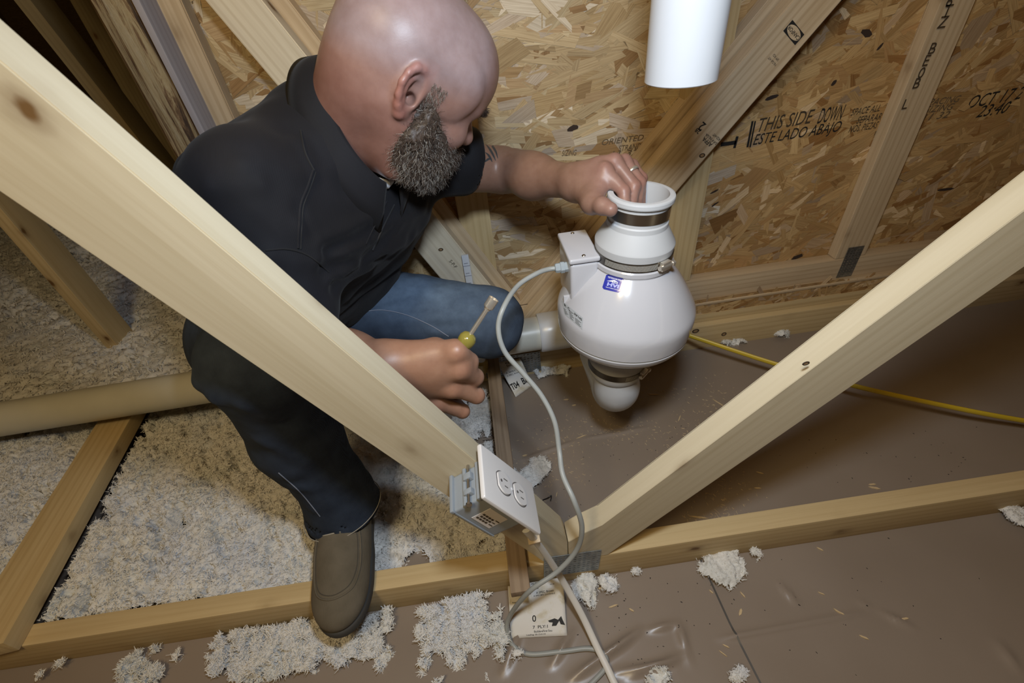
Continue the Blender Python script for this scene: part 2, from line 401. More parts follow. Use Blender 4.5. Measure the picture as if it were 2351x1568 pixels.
# dark bark-flecks pressed into the board
BARKM = plain('bark_fleck', (0.035, 0.02, 0.014, 1), 0.8)
fl = []
for (px, py, L_, W_, a_) in ((1315, 295, 30, 14, .2), (1990, 75, 30, 16, -.3), (2020, 108, 20, 8, .9), (1915, 190, 16, 10, .8), (1770, 225, 34, 10, .2), (1255, 530, 16, 16, 0), (2170, 435, 50, 10, 0), (1910, 15, 60, 8, .5), (1830, 590, 40, 16, .3), (1640, 470, 26, 6, .6), (1640, 440, 30, 6, .4)):
    p = aty(px, py, Y_OSB-.0022); s_ = 1.30/1045; k = len(fl)
    fl.append((p, L_*s_/2, W_*s_/2, a_))
bm = bmesh.new()
for (p, h, w_, a_) in fl:
    n_ = 9; vv = []
    for k in range(n_):
        an = 2*math.pi*k/n_; rr = 0.75+0.4*random.random()
        a, b = h*math.cos(an)*rr*.75, w_*math.sin(an)*rr*.75
        vv.append(bm.verts.new((p[0]+a*math.cos(a_)-b*math.sin(a_), p[1], p[2]+a*math.sin(a_)+b*math.cos(a_))))
    bm.faces.new(vv)
tag(bm_obj('bark_flecks', bm, BARKM, WALL), kind='stuff')
# stamped print on the board
def stamp(s, p0, p1, hpx, mat, parent, y=Y_OSB-.003, shear=0.25, name='stamped_print', bold=0.0):
    a = Vector(aty(*p0, y)); b = Vector(aty(*p1, y))
    me = text_mesh(s, 1.0, shear=shear, bold=bold); xs = [v.co.x for v in me.vertices]; ys = [v.co.y for v in me.vertices]
    sx = (b-a).length/(max(xs)-min(xs)); x = (b-a).normalized()
    h = (Vector(aty(p0[0], p0[1]-hpx/2, y))-Vector(aty(p0[0], p0[1]+hpx/2, y))).length; sy = h/(max(ys)-min(ys))
    mx, my = min(xs), (max(ys)+min(ys))/2
    for v in me.vertices: v.co = ((v.co.x-mx)*sx, (v.co.y-my)*sy, 0)
    z = Vector((0, -1, 0)); yv = z.cross(x); m = Matrix.Identity(4)
    for i, vv in enumerate((x, yv, z)):
        for k in range(3): m[k][i] = vv[k]
    for k in range(3): m[k][3] = a[k]
    me.materials.clear(); return mesh_obj(name, me, mat, parent, m)
stamp('THIS SIDE', (1742, 288), (1868, 266), 30, INK_FADED, WALL)
stamp('DOWN', (1880, 267), (1938, 257), 32, INK, WALL)
stamp('ESTE LADO ABAJO', (1730, 325), (1930, 293), 30, INK, WALL)
stamp('SPACE ALL', (1955, 258), (2022, 247), 14, INK_FADED, WALL)
stamp('SEPARAR', (1968, 276), (2024, 267), 14, INK_FADED, WALL)
stamp('NOS. PIEZAS', (1950, 297), (2016, 286), 14, INK_FADED, WALL)
stamp('OCT 17 2', (2226, 235), (2350, 212), 24, INK, WALL)
stamp('23:40', (2246, 257), (2318, 245), 22, INK, WALL)
for k, (p0, p1, s) in enumerate((((2125, 236), (2205, 226), 'SPACING'), ((2125, 252), (2190, 244), 'SIZING'), ((2120, 270), (2180, 262), '11 32'))): stamp(s, p0, p1, 13, INK_PALE, WALL)
stamp('ORIENTED', (1382, 327), (1478, 315), 13, INK_PALE, WALL)
stamp('STRAND', (1420, 341), (1472, 335), 13, INK_PALE, WALL)
stamp('11 32', (1403, 354), (1465, 349), 13, INK_PALE, WALL)
stamp('SIZING', (1290, 352), (1324, 350), 13, INK_PALE, WALL)
stamp('FOR', (1318, 376), (1360, 372), 13, INK_PALE, WALL)
bm = bmesh.new()
for q in (((1716, 338), (1728, 278), 4), ((1722, 338), (1734, 278), 3), ((1655, 332), (1690, 327), 7), ((1686, 340), (1693, 313), 5)):
    a = Vector(aty(*q[0], Y_OSB-.003)); b = Vector(aty(*q[1], Y_OSB-.003)); d = (b-a).normalized(); n_ = Vector((-d.z, 0, d.x))*q[2]*.00065
    bm.faces.new([bm.verts.new(v_) for v_ in (a-n_, b-n_, b+n_, a+n_)])
bm_obj('stamped_bars', bm, INK, WALL)

# roof deck and far ends of the attic (what closes the space round the picture)
bm = bmesh.new()
rf = [(-5, 7, .9), (4.5, 7, 1.0)]
for (a, b, c_, d_) in (((-5, -4, 1.35), (-.2, -4, 2.35), (-.2, 7, 2.35), (-5, 7, 1.35)), ((-.2, -4, 2.35), (4.5, -4, 1.35), (4.5, 7, 1.35), (-.2, 7, 2.35))):
    bm.faces.new([bm.verts.new(q) for q in (a, b, c_, d_)])
tag(bm_obj('ceiling', bm, OSB), 'underside of the roof deck', kind='structure')
for nm, q in (('wall_left', ((-5, -4, 0), (-5, 7, 0), (-5, 7, 2.4), (-5, -4, 2.4))), ('wall_right', ((4.5, -4, 0), (4.5, 7, 0), (4.5, 7, 2.4), (4.5, -4, 2.4))),
              ('wall_front', ((-5, -4, 0), (4.5, -4, 0), (4.5, -4, 2.4), (-5, -4, 2.4))), ('wall_far', ((-5, 7, 0), (4.5, 7, 0), (4.5, 7, 2.4), (-5, 7, 2.4)))):
    bm = bmesh.new(); bm.faces.new([bm.verts.new(v_) for v_ in q]); tag(bm_obj(nm, bm, OSB), kind='structure')

# ------------------------------------------------------------------ lumber
def prism(name, poly, y0, y1, u, mat, parent, bev=.0022, org=None):
    """board cut from polygon [(x,z)..] in the truss plane, y0..y1 thick; local x runs along the grain u"""
    u = Vector((u[0], 0, u[1])).normalized(); o = Vector(org if org else (poly[0][0], y0, poly[0][1]))
    m = frame(o, u, y=(0, 1, 0)); inv = m.inverted(); bm = bmesh.new()
    a = [bm.verts.new(inv @ Vector((x, y0, z))) for x, z in poly]; b = [bm.verts.new(inv @ Vector((x, y1, z))) for x, z in poly]
    bm.faces.new(a); bm.faces.new(list(reversed(b)))
    for i in range(len(a)): bm.faces.new((a[i], b[i], b[(i+1) % len(a)], a[(i+1) % len(a)]))
    if bev: bmesh.ops.bevel(bm, geom=list(bm.edges), offset=bev, segments=2, affect='EDGES')
    return bm_obj(name, bm, mat, parent, m, autosmooth=35)
def board(name, a, b, w_, t_, zdir, mat, parent, bev=.0022):
    """board from a to b (centre line), w_ across zdir, t_ the other way"""
    a = Vector(a); b = Vector(b); m = frame(a, b-a, z=zdir); L_ = (b-a).length; bm = bmesh.new()
    add_box(bm, (0, -t_/2, -w_/2), (L_, t_/2, w_/2), bev)
    return bm_obj(name, bm, mat, parent, m, autosmooth=35)
def gusset(name, org, xd, zd, W_, H_, parent, nx=12, nz=9):
    """punched truss plate: slots cut through, standing proud of the timber"""
    m = frame(org, xd, z=zd); bm = bmesh.new()
    vs_ = {}
    def vt(x, z):
        k = (round(x, 5), round(z, 5))
        if k not in vs_: vs_[k] = bm.verts.new((x, 0, z))
        return vs_[k]
    dx, dz = W_/nx, H_/nz
    for i in range(nx):
        for j in range(nz):
            x0, z0 = i*dx, j*dz; xs = [x0, x0+dx*.3, x0+dx*.82, x0+dx]; zs = [z0, z0+dz*.34, z0+dz*.66, z0+dz]
            for p_ in range(3):
                for q_ in range(3):
                    if p_ == 1 and q_ == 1 and random.random() < .92: continue
                    bm.faces.new((vt(xs[p_], zs[q_]), vt(xs[p_+1], zs[q_]), vt(xs[p_+1], zs[q_+1]), vt(xs[p_], zs[q_+1])))
    o = bm_obj(name, bm, GALV, parent, m); md = o.modifiers.new('s', 'SOLIDIFY'); md.thickness = .0014; md.offset = 0
    return o
YN, YNB = 0.385, 0.423                 # near truss, front and back face
near = empty('roof_truss', (0.07, 0.404, 0.0), 'near roof truss with two pale webs meeting in a V on a low bottom chord', 'truss')
board('bottom_chord', (-2.2, .4265, .0445), (2.0, .3875, .0445), .089, .038, (0, 0, 1), W_YEL, near)
Lu = Vector((.431, 0, -.902)); Ln = Vector((-.902, 0, -.431))*.089
def lw(z): return -.293 + (.942-z)*.478
prism('web', [(lw(1.62), 1.62), (lw(.19), .19), (.072, .165), (.072, .0895), (.033, .0895), (-.717, 1.58)], YN, YNB, (Lu.x, Lu.z), W_CREAM, near, .0011)
def rw(z): return .283 + (z-.382)*.837
prism('web', [(.1345, .2045), (rw(1.62), 1.62), (rw(1.62)+.0683, 1.62-.0571), (.148, .0895), (.0735, .0895), (.0735, .165), (.100, .1855)], YN, YNB, (.642, .767), W_CREAM, near, .0009)
gusset('gusset_plate', (.023, YN-.0012, .043), (1, 0, -.05), (0, 0, 1), .108, .079, near)
gusset('gusset_plate', (.023, YNB+.0012, .043), (1, 0, -.05), (0, 0, 1), .108, .079, near)

# truss against the gable: chord on the floor, two webs in a V
far = empty('roof_truss', (0.06, 1.009, 0.0), 'roof truss in front of the gable wall, its webs meeting behind the white fan', 'truss')
YF, YFB = 0.990, 1.028
board('bottom_chord', (-.48, 1.009, .0445), (2.6, 1.009, .0445), .089, .038, (0, 0, 1), W_YEL, far)
def wl(ax, az, bx, bz, z): return ax+(z-az)*(bx-ax)/(bz-az)
# right web: top edge line (.403,.584)-(.641,.859), lower edge (.498,.553)-(.74,.849)
rt = lambda z: wl(.403, .584, .641, .859, z); rb = lambda z: wl(.498, .553, .740, .849, z)
prism('web', [(rt(1.5), 1.5), (rb(1.43), 1.43), (rb(.092), .092), (.060, .092), (.060, .165), (rt(.19), .19)], YF, YFB, (.655, .756), W_PINK, far)
# left web: edges (-.326,.828)-(-.146,.441) and (-.245,.844)-(.009,.328)
lt = lambda z: wl(-.392, .961, -.146, .441, z); lb = lambda z: wl(-.303, .952, .009, .328, z)
prism('web', [(lt(1.5), 1.5), (lb(1.5), 1.5), (lb(.24), .24), (.058, .20), (.058, .092), (lt(.092), .092)], YF, YFB, (.44, -.9), W_PALE, far)
gusset('gusset_plate', (-.045, YF-.0012, .012), (1, 0, 0), (0, 0, 1), .165, .076, far, 16, 9)

# gable-end frame nailed to the wall
gab = empty('gable_frame', (1.0, 1.049, 0.0), 'gable end frame of flat studs and rails nailed to the strand board', 'framing')
YG, YGB = 1.030, 1.0665
board('bottom_rail', (-.44, 1.048, .191), (2.6, 1.048, .191), .070, .036, (0, 0, 1), W_PINK, gab)
prism('stud', [(.988, .2265), (1.080, .2265), (1.064, .82), (1.05, 1.5), (.985, 1.5), (.990, .82)], YG+.004, YGB, (0, 1), W_PINK, gab)
prism('stud', [(-.047, .2265), (.028, .2265), (.031, 1.5), (-.044, 1.5)], YG+.004, YGB, (0, 1), W_YEL, gab)
prism('stud', [(.477, .2265), (.565, .2265), (.565, 1.5), (.477, 1.5)], YG+.004, YGB, (0, 1), W_YEL, gab)
prism('stud', [(-.535, .2265), (-.448, .2265), (-.448, 1.5), (-.535, 1.5)], YG+.004, YGB, (0, 1), W_PINK, gab)
# second diagonal pair just behind the truss webs
r2t = lambda z: rt(z)-.026; 
prism('brace', [(r2t(1.5), 1.5), (rb(1.43), 1.43), (rb(.23), .23), (r2t(.23), .23)], YG, YGB, (.655, .756), W_PINK, gab)
l2b = lambda z: lb(z)+.030
prism('brace', [(lt(1.5), 1.5), (l2b(1.5), 1.5), (l2b(.23), .23), (lt(.23), .23)], YG, YGB, (.44, -.9), W_PINK, gab)
board('ledger', (-.44, 1.0195, .1505), (2.6, 1.0195, .166), .008, .023, (0, 0, 1), W_PINK, gab)
board('filler_board', (-.44, 1.0190, .104), (2.6, 1.0190, .104), .029, .020, (0, 0, 1), W_YEL, gab)
bm = bmesh.new(); add_box(bm, (-.44, 1.0125, .118), (2.6, 1.024, .162))
ob = bm_obj('board_strip', bm, OSB, gab)
me = strands(900, -.1, 2.3, .120, .150, 1.0122, .9, 9, True); tag(mesh_obj('wood_strands', me, STRAND, ob), kind='stuff')
gusset('gusset_plate', (1.012, YG-.0012, .165), (1, 0, 0), (-.12, 0, 1), .046, .098, gab, 5, 12)

# timbers at the end of the gable wall
bk = empty('bark_edged_stud', (-.53, 1.0, 0), 'upright timber with a ragged bark face at the end of the gable wall', 'timber')
def bark_post():
    n_ = 60; m = frame((-.536, .985, 0), (0, 0, 1), y=(0, 1, 0)); bm = bmesh.new(); rows = []
    for i in range(n_+1):
        z = 1.55*i/n_; r_ = lambda s: float(vnoise(z*9+s*31, s*3.3, s))-.5
        # section in (x,y): left side, waney corner, front, right front corner, back
        sec = [(-.036, .05), (-.037, .014+.008*r_(1)), (-.026+.004*r_(2), .001+.006*r_(3)), (-.008, -.004+.007*r_(4)), (.012, -.003+.008*r_(5)), (.026+.004*r_(6), .003+.008*r_(7)), (.033, .012+.004*r_(8)), (.035, .05)]
        rows.append([bm.verts.new(m.inverted() @ Vector((-.536+x, .985+y, z))) for x, y in sec])
    for a, b in zip(rows, rows[1:]):
        for k in range(len(a)): bm.faces.new((a[k], a[(k+1) % len(a)], b[(k+1) % len(a)], b[k]))
    bm.faces.new(rows[0]); bm.faces.new(rows[-1])
    return bm_obj('bark_face', bm, W_BARK, bk, m, smooth=False)
bark_post()
board('side_board', (-.493, 1.012, 0.09), (-.493, 1.012, 1.55), .066, .012, (0, 1, 0), W_GREY, bk)
dp = empty('brace_post', (-1.06, 1.64, 0), 'leaning timber in the dark beyond the gable wall', 'timber')
a = Vector((-1.093, 1.6445, 1.10)); b = Vector((-.952, 1.6445, .30)); d = (b-a).normalized(); board('plank', a-d*.5, b+d*.22, .038, .089, (1, 0, .18), W_DEEP, dp)
dp2 = empty('back_post', (-1.0, 2.4, 0), 'plain upright post far back in the dark attic', 'timber')
p = aty(200, 0, 2.4); board('plank', (p[0], 2.4, 0), (p[0], 2.4, 1.8), .089, .06, (1, 0, 0), W_DEEP, dp2)
fp = empty('insulation_post', (-1.25, 1.34, 0), 'upright timber with split brown edge rising out of the white insulation', 'timber')
board('plank', (-1.2475, 1.335, 0), (-1.2475, 1.335, 1.7), .038, .089, (1, 0, 0), W_YEL, fp)
# lath lying across the chords, and the cross brace under the pipe
lath = empty('wood_lath', (-.021, .66, .089), 'thin rough brown lath lying across both bottom chords', 'lath')
board('plank', (-.0235, .338, .0990), (-.019, 1.02, .0990), .036, .019, (1, 0, 0), W_BROWN, lath)
cb = empty('cross_brace', (-1.0, .66, .089), 'flat timber brace lying under the long white pipe in the insulation', 'timber')
a = Vector((-.985, .385, .108)); b = Vector((-1.045, .985, .108)); board('plank', a, b, .089, .038, (1, .1, 0), W_YEL, cb)

# stamps on the timbers
def plane_text(s, c, xd, yd, size, mat, parent, y, name='stamped_print', **kw):
    return text_obj(name, s, size, (c[0], y, c[2]), xd, yd, mat, parent, align='CENTER', **kw)
XD, YD = Vector((-.767, 0, .642)), Vector((-.642, 0, -.767)); ys_ = YF-.0008
c = aty(1822, 75, YF); hx, hy = .021, .0105
bm = bmesh.new(); pts = [Vector((c[0], ys_, c[2]))+XD*a*hx+YD*b*hy for a, b in ((-1, -1), (1, -1), (1, 1), (-1, 1))]
bm.faces.new([bm.verts.new(q) for q in pts]); bm_obj('logo_block', bm, INK, far)
bm = bmesh.new(); bm.faces.new([bm.verts.new(Vector((c[0], ys_-.0003, c[2]))+XD*math.cos(k*math.pi/12)*hx*.92+YD*math.sin(k*math.pi/12)*hy*.86) for k in range(24)])
bm_obj('logo_oval', bm, W_PINK, far)
plane_text('CANFOR', c, XD, YD, .0092, INK, far, ys_-.0006, bold=.01)
c = aty(1777, 136, YF); plane_text('SPF KD', c+np.array((.003, 0, .003)), XD, YD, .006, INK_FADED, far, ys_); plane_text('NLGA HT', c-np.array((.003, 0, .003)), XD, YD, .006, INK_FADED, far, ys_)
for s, p, sz in (('AFPA', (1624, 325), .0125), ('28', (1602, 300), .0125), ('2', (1612, 289), .024), ('S-P-F NLGA', (1633, 319), .0075), ('KD-HT', (1645, 314), .0075)):
    c = aty(*p, YF); plane_text(s, c, XD, YD, sz, INK, far, ys_, bold=.01)
for s, p in (('6', (2180, 3)), ('T', (2174, 26)), ('Z', (2164, 52)), ('B', (2140, 112)), ('E', (2126, 140)), ('0', (2115, 168)), ('B', (2104, 192)), ('L', (2078, 240))):
    c = aty(*p, YG); plane_text(s, c, (1, 0, 0), (0, 0, 1), .030, INK_FADED, gab, YG-.0008)
c = aty(1040, 606, YF); plane_text('S-P-F', c, (.44, 0, -.9), (.9, 0, .44), .012, INK_FADED, far, ys_)
KN = plain('knot_rim', (.045, .028, .015, 1), .8); KC = plain('knot_heart', (.30, .19, .09, 1), .7)
def knot(p, nrm_, r_, parent, sq=.7):
    m = frame(p, (1, 0, 0) if abs(nrm_[0]) < .9 else (0, 1, 0), z=nrm_) @ Matrix.Diagonal((1, sq, 1, 1))
    k_ = bm_obj('knot', lathe([(r_*.62, .0002), (r_*.66, .0010), (r_*.95, .0008), (r_, .0002)], 18, True), KN, parent, m)
    bm_obj('knot_heart', lathe([(0, .0007), (r_*.6, .0005), (r_*.62, .0001)], 16), KC, k_, m)
knot(Vector(aty(1597, 760, YF)), (0, -1, 0), .011, far); knot(Vector(atz(1586, 735, .089)), (0, 0, 1), .008, far)
knot(Vector(aty(1662, 767, YF)), (0, -1, 0), .008, far, .9); knot(Vector(aty(1012, 573, YF)), (0, -1, 0), .006, far); knot(Vector(aty(1612, 357, YF)), (0, -1, 0), .007, far)
knot(Vector(aty(1850, 834, YN)), (0, -1, 0), .005, near)
# ================================================================== loose insulation and litter
t = NT('white_insulation'); v = t.coords('Object', (1, 1, 1))
n1 = t.noise(v, 7, 4, 0.6); n2 = t.noise(v, 70, 4, 0.7)
c = t.ramp(n1, [(0.32, (0.64, 0.65, 0.63)), (0.5, (0.74, 0.73, 0.70)), (0.68, (0.66, 0.68, 0.72))])
c = t.mix(t.ramp(n2, [(0.28, (0.5, 0.5, 0.5)), (0.42, (0, 0, 0))]), c, (0.42, 0.41, 0.37, 1))
t.l(c, t.b.inputs['Base Color']); t.set(Roughness=1.0); t.b.inputs['Specular IOR Level'].default_value = 0.05
t.bump(n2, 0.6, 0.004); WOOL = t.m
def wool(name, x0, x1, y0, y1, cell, cover, base, lumps, seed, mat=WOOL, parent=None, thr=.5, pit=.022, tufts=0, tl=1.0):
    """cottony mat: grid with stamped round lumps and pits, torn open where cover runs out"""
    r = np.random.default_rng(seed)
    nx_, ny_ = int((x1-x0)/cell), int((y1-y0)/cell)
    X, Y = np.meshgrid(np.linspace(x0, x1, nx_), np.linspace(y0, y1, ny_), indexing='ij')
    cv = cover(X, Y)
    rag = .55*fbm(X*9, Y*9, seed, 3)+.45*fbm(X*34, Y*34, seed+4, 3)
    keep = cv + 1.5*(rag-.5)
    L = np.zeros_like(X)
    for _ in range(lumps):
        cx, cy = r.uniform(x0, x1), r.uniform(y0, y1); R = r.choice([.004, .006, .008, .011], p=[.35, .32, .22, .11])*r.uniform(.8, 1.2)
        i0, i1 = max(0, int((cx-R-x0)/cell)), min(nx_, int((cx+R-x0)/cell)+2); j0, j1 = max(0, int((cy-R-y0)/cell)), min(ny_, int((cy+R-y0)/cell)+2)
        if i1 <= i0 or j1 <= j0: continue
        d2 = ((X[i0:i1, j0:j1]-cx)**2+(Y[i0:i1, j0:j1]-cy)**2)/R**2
        hh = R*.8*np.sqrt(np.clip(1-d2, 0, 1)) + r.uniform(0, .004)*(d2 < 1)
        L[i0:i1, j0:j1] = np.maximum(L[i0:i1, j0:j1], hh)
    pits = np.clip((.45-fbm(X*62, Y*62, seed+9, 3))/.07, 0, 1)*np.clip(fbm(X*6, Y*6, seed+11, 2)*3.0-.75, 0, 1)
    Z = base(X, Y)*np.clip((keep-thr)/.35+.25, .12, 1) + L*.6 + .009*np.abs(fbm(X*75, Y*75, seed+2, 3)-.5)*2 + .012*fbm(X*14, Y*14, seed+6, 2) - pit*pits
    Z = np.maximum(Z, .0015)
    dx = .006*(fbm(X*50, Y*50, seed+20, 2)-.5); dy = .006*(fbm(X*50, Y*50, seed+30, 2)-.5)
    idx = np.arange(nx_*ny_).reshape(nx_, ny_); k = keep > thr
    kk = k[:-1, :-1] & k[1:, :-1] & k[1:, 1:] & k[:-1, 1:]
    F = np.stack([idx[:-1, :-1], idx[1:, :-1], idx[1:, 1:], idx[:-1, 1:]], -1)[kk]
    V = np.stack([X+dx, Y+dy, Z], -1).reshape(-1, 3)
    # fibres standing out of the mat
    fv, ff = [], []
    ok = np.argwhere(k[1:-1, 1:-1]); 
    if tufts and len(ok):
        sel = ok[r.integers(0, len(ok), tufts)]+1
        n_ = len(sel); p = np.stack([X[sel[:, 0], sel[:, 1]], Y[sel[:, 0], sel[:, 1]], Z[sel[:, 0], sel[:, 1]]-.001], -1)
        p[:, :2] += r.uniform(-cell, cell, (n_, 2)); a = r.uniform(0, 6.283, n_); l_ = tl*r.uniform(.0025, .0072, n_)[:, None]; w_ = tl*r.uniform(.0005, .0013, n_)[:, None]
        d = np.stack([np.cos(a), np.sin(a), r.uniform(-.1, .75, n_)], -1); d /= np.linalg.norm(d, axis=1)[:, None]
        s_ = np.cross(d, (0, 0, 1.)); s_ /= np.linalg.norm(s_, axis=1)[:, None]+1e-9; bend = r.normal(0, .5, (n_, 3))
        rows = []
        for q in range(3):
            tt = q/2; c_ = p+d*l_*tt+bend*l_*tt*tt*.6; c_[:, 2] = np.maximum(c_[:, 2], .0012); ww = w_*(1-.6*tt); rows += [c_+s_*ww, c_-s_*ww]
        fv = np.stack(rows, 1).reshape(-1, 3); b0 = 6*np.arange(n_)[:, None]
        ff = np.vstack([b0+np.array((0, 1, 3, 2)), b0+np.array((2, 3, 5, 4))])
    used = np.unique(F); remap = -np.ones(len(V), int); remap[used] = np.arange(len(used))
    V = V[used]; F = remap[F]
    if len(fv): F = np.vstack([F, ff+len(V)]); V = np.vstack([V, fv])
    return mesh_obj(name, np_mesh(name, V, F), mat, parent)
sm = lambda x, a, b: (lambda q: q*q*(3-2*q))(np.clip((x-a)/(b-a), 0, 1))
def ychord(x): return .4265+(x+2.2)/4.2*(-.039)
def cov_l(X, Y):
    c = .95 - .13*sm(X, -.42, -.20) - .6*sm(X, -.055, -.03)
    c = c - .55*sm(Y, .80, .90)*sm(X, -.30, -.15)
    c = c - .9*(1-sm(Y, ychord(X)+.021, ychord(X)+.030))
    c = c - .40*np.exp(-((X+.215)/.035)**2-((Y-.475)/.035)**2)     # bare patch beside the shoe
    c = c - .40*np.exp(-((X+1.36)/.07)**2-((Y-1.02)/.05)**2)
    under = np.abs(X-(-1.013-.10*(Y-.66)))
    c = c - 1.2*((under < .047) & (Y < 1.02) & (Y > .40))
    return c
def base_l(X, Y): return .016+.052*sm(-X, .25, .75)+.035*sm(Y, .95, 1.5)+.02*sm(-X, .9, 1.5)
tag(wool('insulation', -1.75, -.02, .40, 1.16, .0032, cov_l, base_l, 26000, 3, tufts=230000, tl=1.1), 'thick white blown insulation filling the left bays behind the low chord', 'insulation', kind='stuff')
def cov_lb(X, Y): return .95-.6*sm(X, -.9, -.6)
tag(wool('insulation', -3.2, -.6, 1.09, 3.0, .0085, cov_lb, lambda X, Y: .085+.05*fbm(X*2, Y*2, 4, 2), 16000, 5, pit=.02, tufts=130000, tl=1.9), 'white insulation drifting away into the dark beyond the upright post', 'insulation', kind='stuff')
def cov_f(X, Y):
    c = .40*np.ones_like(X)
    for (px, py, rx, ry, a) in ((620, 1500, .16, .055, .62), (400, 1530, .13, .06, .40), (780, 1480, .10, .05, .45), (880, 1440, .05, .05, .38), (1060, 1430, .075, .05, .55), (1140, 1390, .04, .05, .35), (100, 1560, .10, .03, .28), (250, 1550, .08, .03, .2)):
        p = atz(px, py, .01); c = np.maximum(c, .40+a*np.exp(-((X-p[0])/rx)**2-((Y-p[1])/ry)**2))
    p = atz(925, 1450, 0); c = c-.35*np.exp(-((X-p[0])/.022)**2-((Y-p[1])/.08)**2)
    c = c-.6*sm(Y, ychord(X)-.027, ychord(X)-.019)-.5*sm(X, -.055, -.03)
    return c-.16
tag(wool('insulation', -1.15, -.02, .12, .405, .0034, cov_f, lambda X, Y: .012+.012*fbm(X*8, Y*8, 6, 2), 7000, 7, tufts=40000), 'torn white insulation lying on the brown film in front of the chord', 'insulation', kind='stuff')

def tuft(px, py, wpx, hpx, label, seed, a=0.0):
    p = atz(px, py, .004); s_ = np.linalg.norm(atz(px+10, py, 0)-atz(px, py, 0))/10; sy = np.linalg.norm(atz(px, py+10, 0)-atz(px, py, 0))/10
    rx, ry = wpx/2*s_*1.25, hpx/2*sy*1.25; ca, sa = math.cos(a), math.sin(a)
    def cov(X, Y):
        u, v_ = (X-p[0])*ca+(Y-p[1])*sa, -(X-p[0])*sa+(Y-p[1])*ca
        return 1.02-.62*np.sqrt((u/rx)**2+(v_/ry)**2)
    R = max(rx, ry)*1.2
    o = wool('insulation_tuft', p[0]-R, p[0]+R, p[1]-R, p[1]+R, .0022, cov, lambda X, Y: .007+.006*fbm(X*30, Y*30, seed, 2), int(2.0e5*R*R*4)+40, seed, tufts=int(5.0e5*R*R)+40, tl=.62)
    return tag(o, label, 'insulation')
tuft(1660, 1312, 95, 70, 'large torn white insulation tuft on the brown film beside the seam', 21, -.5)
tuft(1736, 1283, 42, 34, 'small white insulation tuft against the near chord, next to the large one', 22)
tuft(2338, 1196, 60, 70, 'white insulation tuft just below the chord at the far end', 23, .6)
tuft(1684, 1556, 70, 50, 'white insulation tuft beside the film seam, nearest the camera', 24)
tuft(1516, 1552, 55, 50, 'white insulation tuft on the film between the flat cable and the seam', 25)
tuft(1190, 1508, 22, 18, 'tiny white insulation tuft beside the loop of grey cable', 26)
tuft(1345, 1360, 60, 70, 'white insulation tuft lying against the flat white cable', 27, .5)
tuft(1398, 1350, 36, 40, 'small curly insulation tuft on the film just past the flat cable', 28)
tuft(1455, 1318, 34, 20, 'thin insulation tuft under the nail plate end of the chord', 29)
tuft(1222, 1100, 70, 100, 'white insulation tuft behind the outlet beside the lath', 30, -.9)
tuft(1085, 955, 110, 110, 'grey white insulation tuft on the film below the hand', 31)
tuft(1272, 852, 90, 26, 'thin line of insulation along the foot of the gable chord', 32, -.1)
tuft(1680, 790, 60, 18, 'insulation shreds at the foot of the gable chord beyond the fan', 33, -.1)
tuft(1792, 772, 50, 14, 'small insulation shreds at the foot of the gable chord, nearest the pale web', 34, -.1)
tuft(1500, 822, 70, 26, 'insulation shreds at the foot of the chord behind the fan outlet', 35, -.1)

# wood splinters, chips, sawdust
SPL = plain('splinter_wood', (0.56, 0.43, 0.25, 1), 0.7, var=.2)
SPL_D = plain('dark_chip', (0.02, 0.015, 0.012, 1), 0.8)
splinters = [(1605, 1187, 38, 5, .45), (1717, 1186, 50, 3, -.05), (2008, 1120, 20, 6, .6), (2003, 1112, 14, 5, .3), (1925, 1405, 18, 5, 1.1), (1700, 1405, 16, 7, -.7), (1705, 1365, 14, 4, 1.4),
             (1930, 1408, 14, 4, .9), (1984, 1463, 16, 5, .8), (1883, 1260, 12, 4, 1.0), (1886, 1362, 12, 3, .8), (1667, 1483, 14, 4, .8), (1660, 1500, 18, 3, 1.0), (1633, 1358, 10, 4, 1.2), (2078, 1420, 14, 5, .2),
             (1408, 1391, 22, 5, 0), (1450, 1400, 12, 5, .9), (1345, 1340, 12, 4, 1.3), (1445, 800, 30, 3, -.2), (1420, 880, 16, 6, 1.3), (1335, 1002, 26, 3, -.1), (1650, 925, 30, 3, 1.2), (1745, 1085, 14, 4, .7),
             (1740, 1120, 14, 4, .4), (1380, 1350, 14, 6, .2), (1205, 1046, 12, 6, .1), (1242, 1065, 16, 5, .4), (1300, 917, 12, 4, .3), (1318, 930, 10, 5, .2), (1278, 1135, 14, 3, -1.0), (1500, 905, 24, 3, .4), (1560, 960, 20, 3, -.8)]
spl_proto = None
SPL_OWN = {(1605, 1187): 'long brown wood splinter behind the near chord under the pale web', (1717, 1186): 'thin splinter lying along the back edge of the near chord', (2008, 1120): 'thick wood chip leaning on the near chord far from the web',
           (2003, 1112): 'small curl of wood behind the thick chip at the near chord', (1408, 1391): 'pale wood chip lying flat right of the flat white cable', (1420, 880): 'brown chip in the shadow under the fan elbow',
           (1445, 800): 'thin sliver of wood at the foot of the gable chord', (1335, 1002): 'thin straw like sliver beside the film crease and grey cord', (1242, 1065): 'small pale chip beside the insulation tuft behind the outlet',
           (1205, 1046): 'tiny pale chip against the brown lath behind the outlet', (1650, 925): 'upright looking sliver in the sawdust past the fan', (1345, 1340): 'small splinter in the tuft beside the flat cable'}
